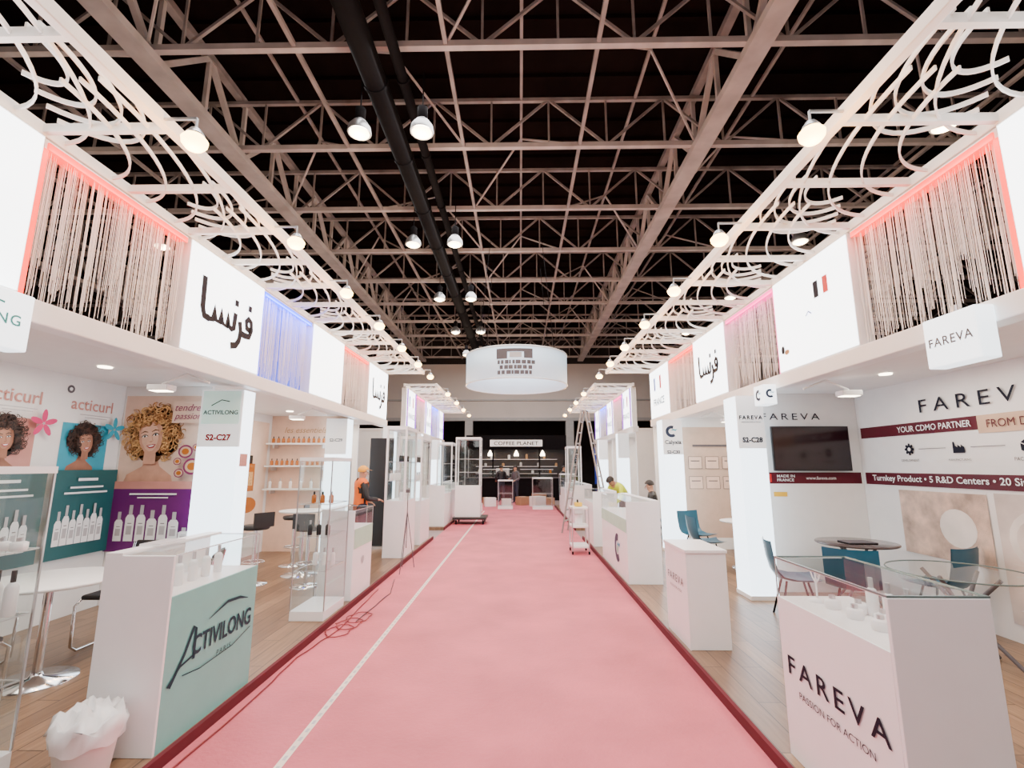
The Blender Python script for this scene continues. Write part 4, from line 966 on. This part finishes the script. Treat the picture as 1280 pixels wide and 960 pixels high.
    if vest: shell('safety_vest','T',.024,vest,'bright safety vest')
    H=pts['hd'];HT=pts['ht']; up=(HT-H).normalized(); fw=Vector((0,1,0)); fw=(fw-up*fw.dot(up)).normalized() if abs(up.y)<.9 else Vector((0,.4,-1)).normalized()
    rt=fw.cross(up)
    bb=B(); 
    for s in(-1,1): bb.sph(H+fw*.078+rt*s*.03+up*.03,.011,BLACK,8)
    bb.tube([H+fw*.085+up*.025,H+fw*.105-up*.01,H+fw*.085-up*.015],.01,SKIN,6); bb.tube([H+fw*.084+rt*.022-up*.04,H+fw*.088-up*.042,H+fw*.084-rt*.022-up*.04],.006,ROSE,6)
    for s in(-1,1): bb.sph(H+rt*s*.085+up*.01,.02,SKIN,8)
    part(T,'face_features',bb)
    c=H+up*.065; bb=B(); n=14; vs=[]
    for i in range(7):
        ph=i/6*pi*.58
        for k in range(n):
            a=2*pi*k/n; v=rt*math.sin(ph)*math.cos(a)*.094+fw*math.sin(ph)*math.sin(a)*.103+up*math.cos(ph)*.10
            if ph>pi*.4 and math.sin(a)>.3: v=v*1+up*.04
            vs.append(c+v-fw*.008)
    bb.add(vs,[(i*n+k,i*n+(k+1)%n,(i+1)*n+(k+1)%n,(i+1)*n+k) for i in range(6) for k in range(n)],cap or HAIR,True)
    if cap: bb.add([c+fw*.09+rt*.07+up*.02,c+fw*.09-rt*.07+up*.02,c+fw*.17-rt*.05+up*.0,c+fw*.17+rt*.05+up*.0],[(0,1,2,3)],cap)
    part(T,'helmet' if cap else 'hair',bb)
    return T
person((-2.85,8.75,ZP),-.9,'stand',BLACKL,JEANS,'worker in orange safety vest and yellow helmet beside the showcase',vest=ORANGE,cap=HELM,scale=.94)
person((2.55,12.15,0.01),2.2,'bend',YELL,JEANS,'worker in yellow high visibility top bending over',cap=None)
person((2.95,11.0,ZP),1.2,'sit',BLACKL,JEANS,'seated person in dark clothes inside the booth')
C=dup(bpy.data.objects['shell_chair'],(2.95,11.0,ZP),1.2)
person((3.75,10.75,ZP),.6,'sit',BLACKL,JEANS,'seated person in dark clothes beside the booth table')
dup(C,(3.75,10.75,ZP),.6)
person((-.9,23.3,0.012),0.3,'stand',BLACKL,JEANS,'person in dark clothes standing near the kiosk')
person((-.2,22.8,.012),2.3,'stand',GREYI,JEANS,'person in grey shirt standing among cartons')
person((2.0,22.5,0),-2.3,'stand',BLACKL,JEANS,'person in dark shirt standing near the kiosk')
# ------------------------------------------------------------ lights
def area(loc,rot,sx,sy,e,col):
    l=bpy.data.lights.new('fill_light','AREA'); l.shape='RECTANGLE'; l.size=sx; l.size_y=sy; l.energy=e; l.color=col
    o=bpy.data.objects.new('fill_light',l); o.location=loc; o.rotation_euler=rot; COL.objects.link(o)
area((-.3,1,8.2),(0,0,0),5,7,780,(1,.98,.97)); area((-.3,12,8.2),(0,0,0),5,11,1080,(1,.98,.97)); area((0,24,8.0),(0,0,0),8,6,650,(1,.95,.92))  # unseen overhead fill lights, added without fixtures to brighten the aisle
area((-.3,-4.5,4.5),(math.radians(70),0,0),6,3,190,(1,.98,.97))  # added fill behind the camera to brighten the counter fronts
w=bpy.data.worlds.new('World'); S.world=w; w.use_nodes=True; w.node_tree.nodes['Background'].inputs[0].default_value=(.5,.45,.45,1); w.node_tree.nodes['Background'].inputs[1].default_value=.3
# ------------------------------------------------------------ camera
cam=bpy.data.cameras.new('camera'); cam.sensor_width=36; cam.lens=600/1280*36; cam.clip_end=200
co=bpy.data.objects.new('camera',cam); co.location=(0,0,1.7); co.rotation_euler=(math.radians(90+9.74),0,math.radians(.95)); COL.objects.link(co); S.camera=co
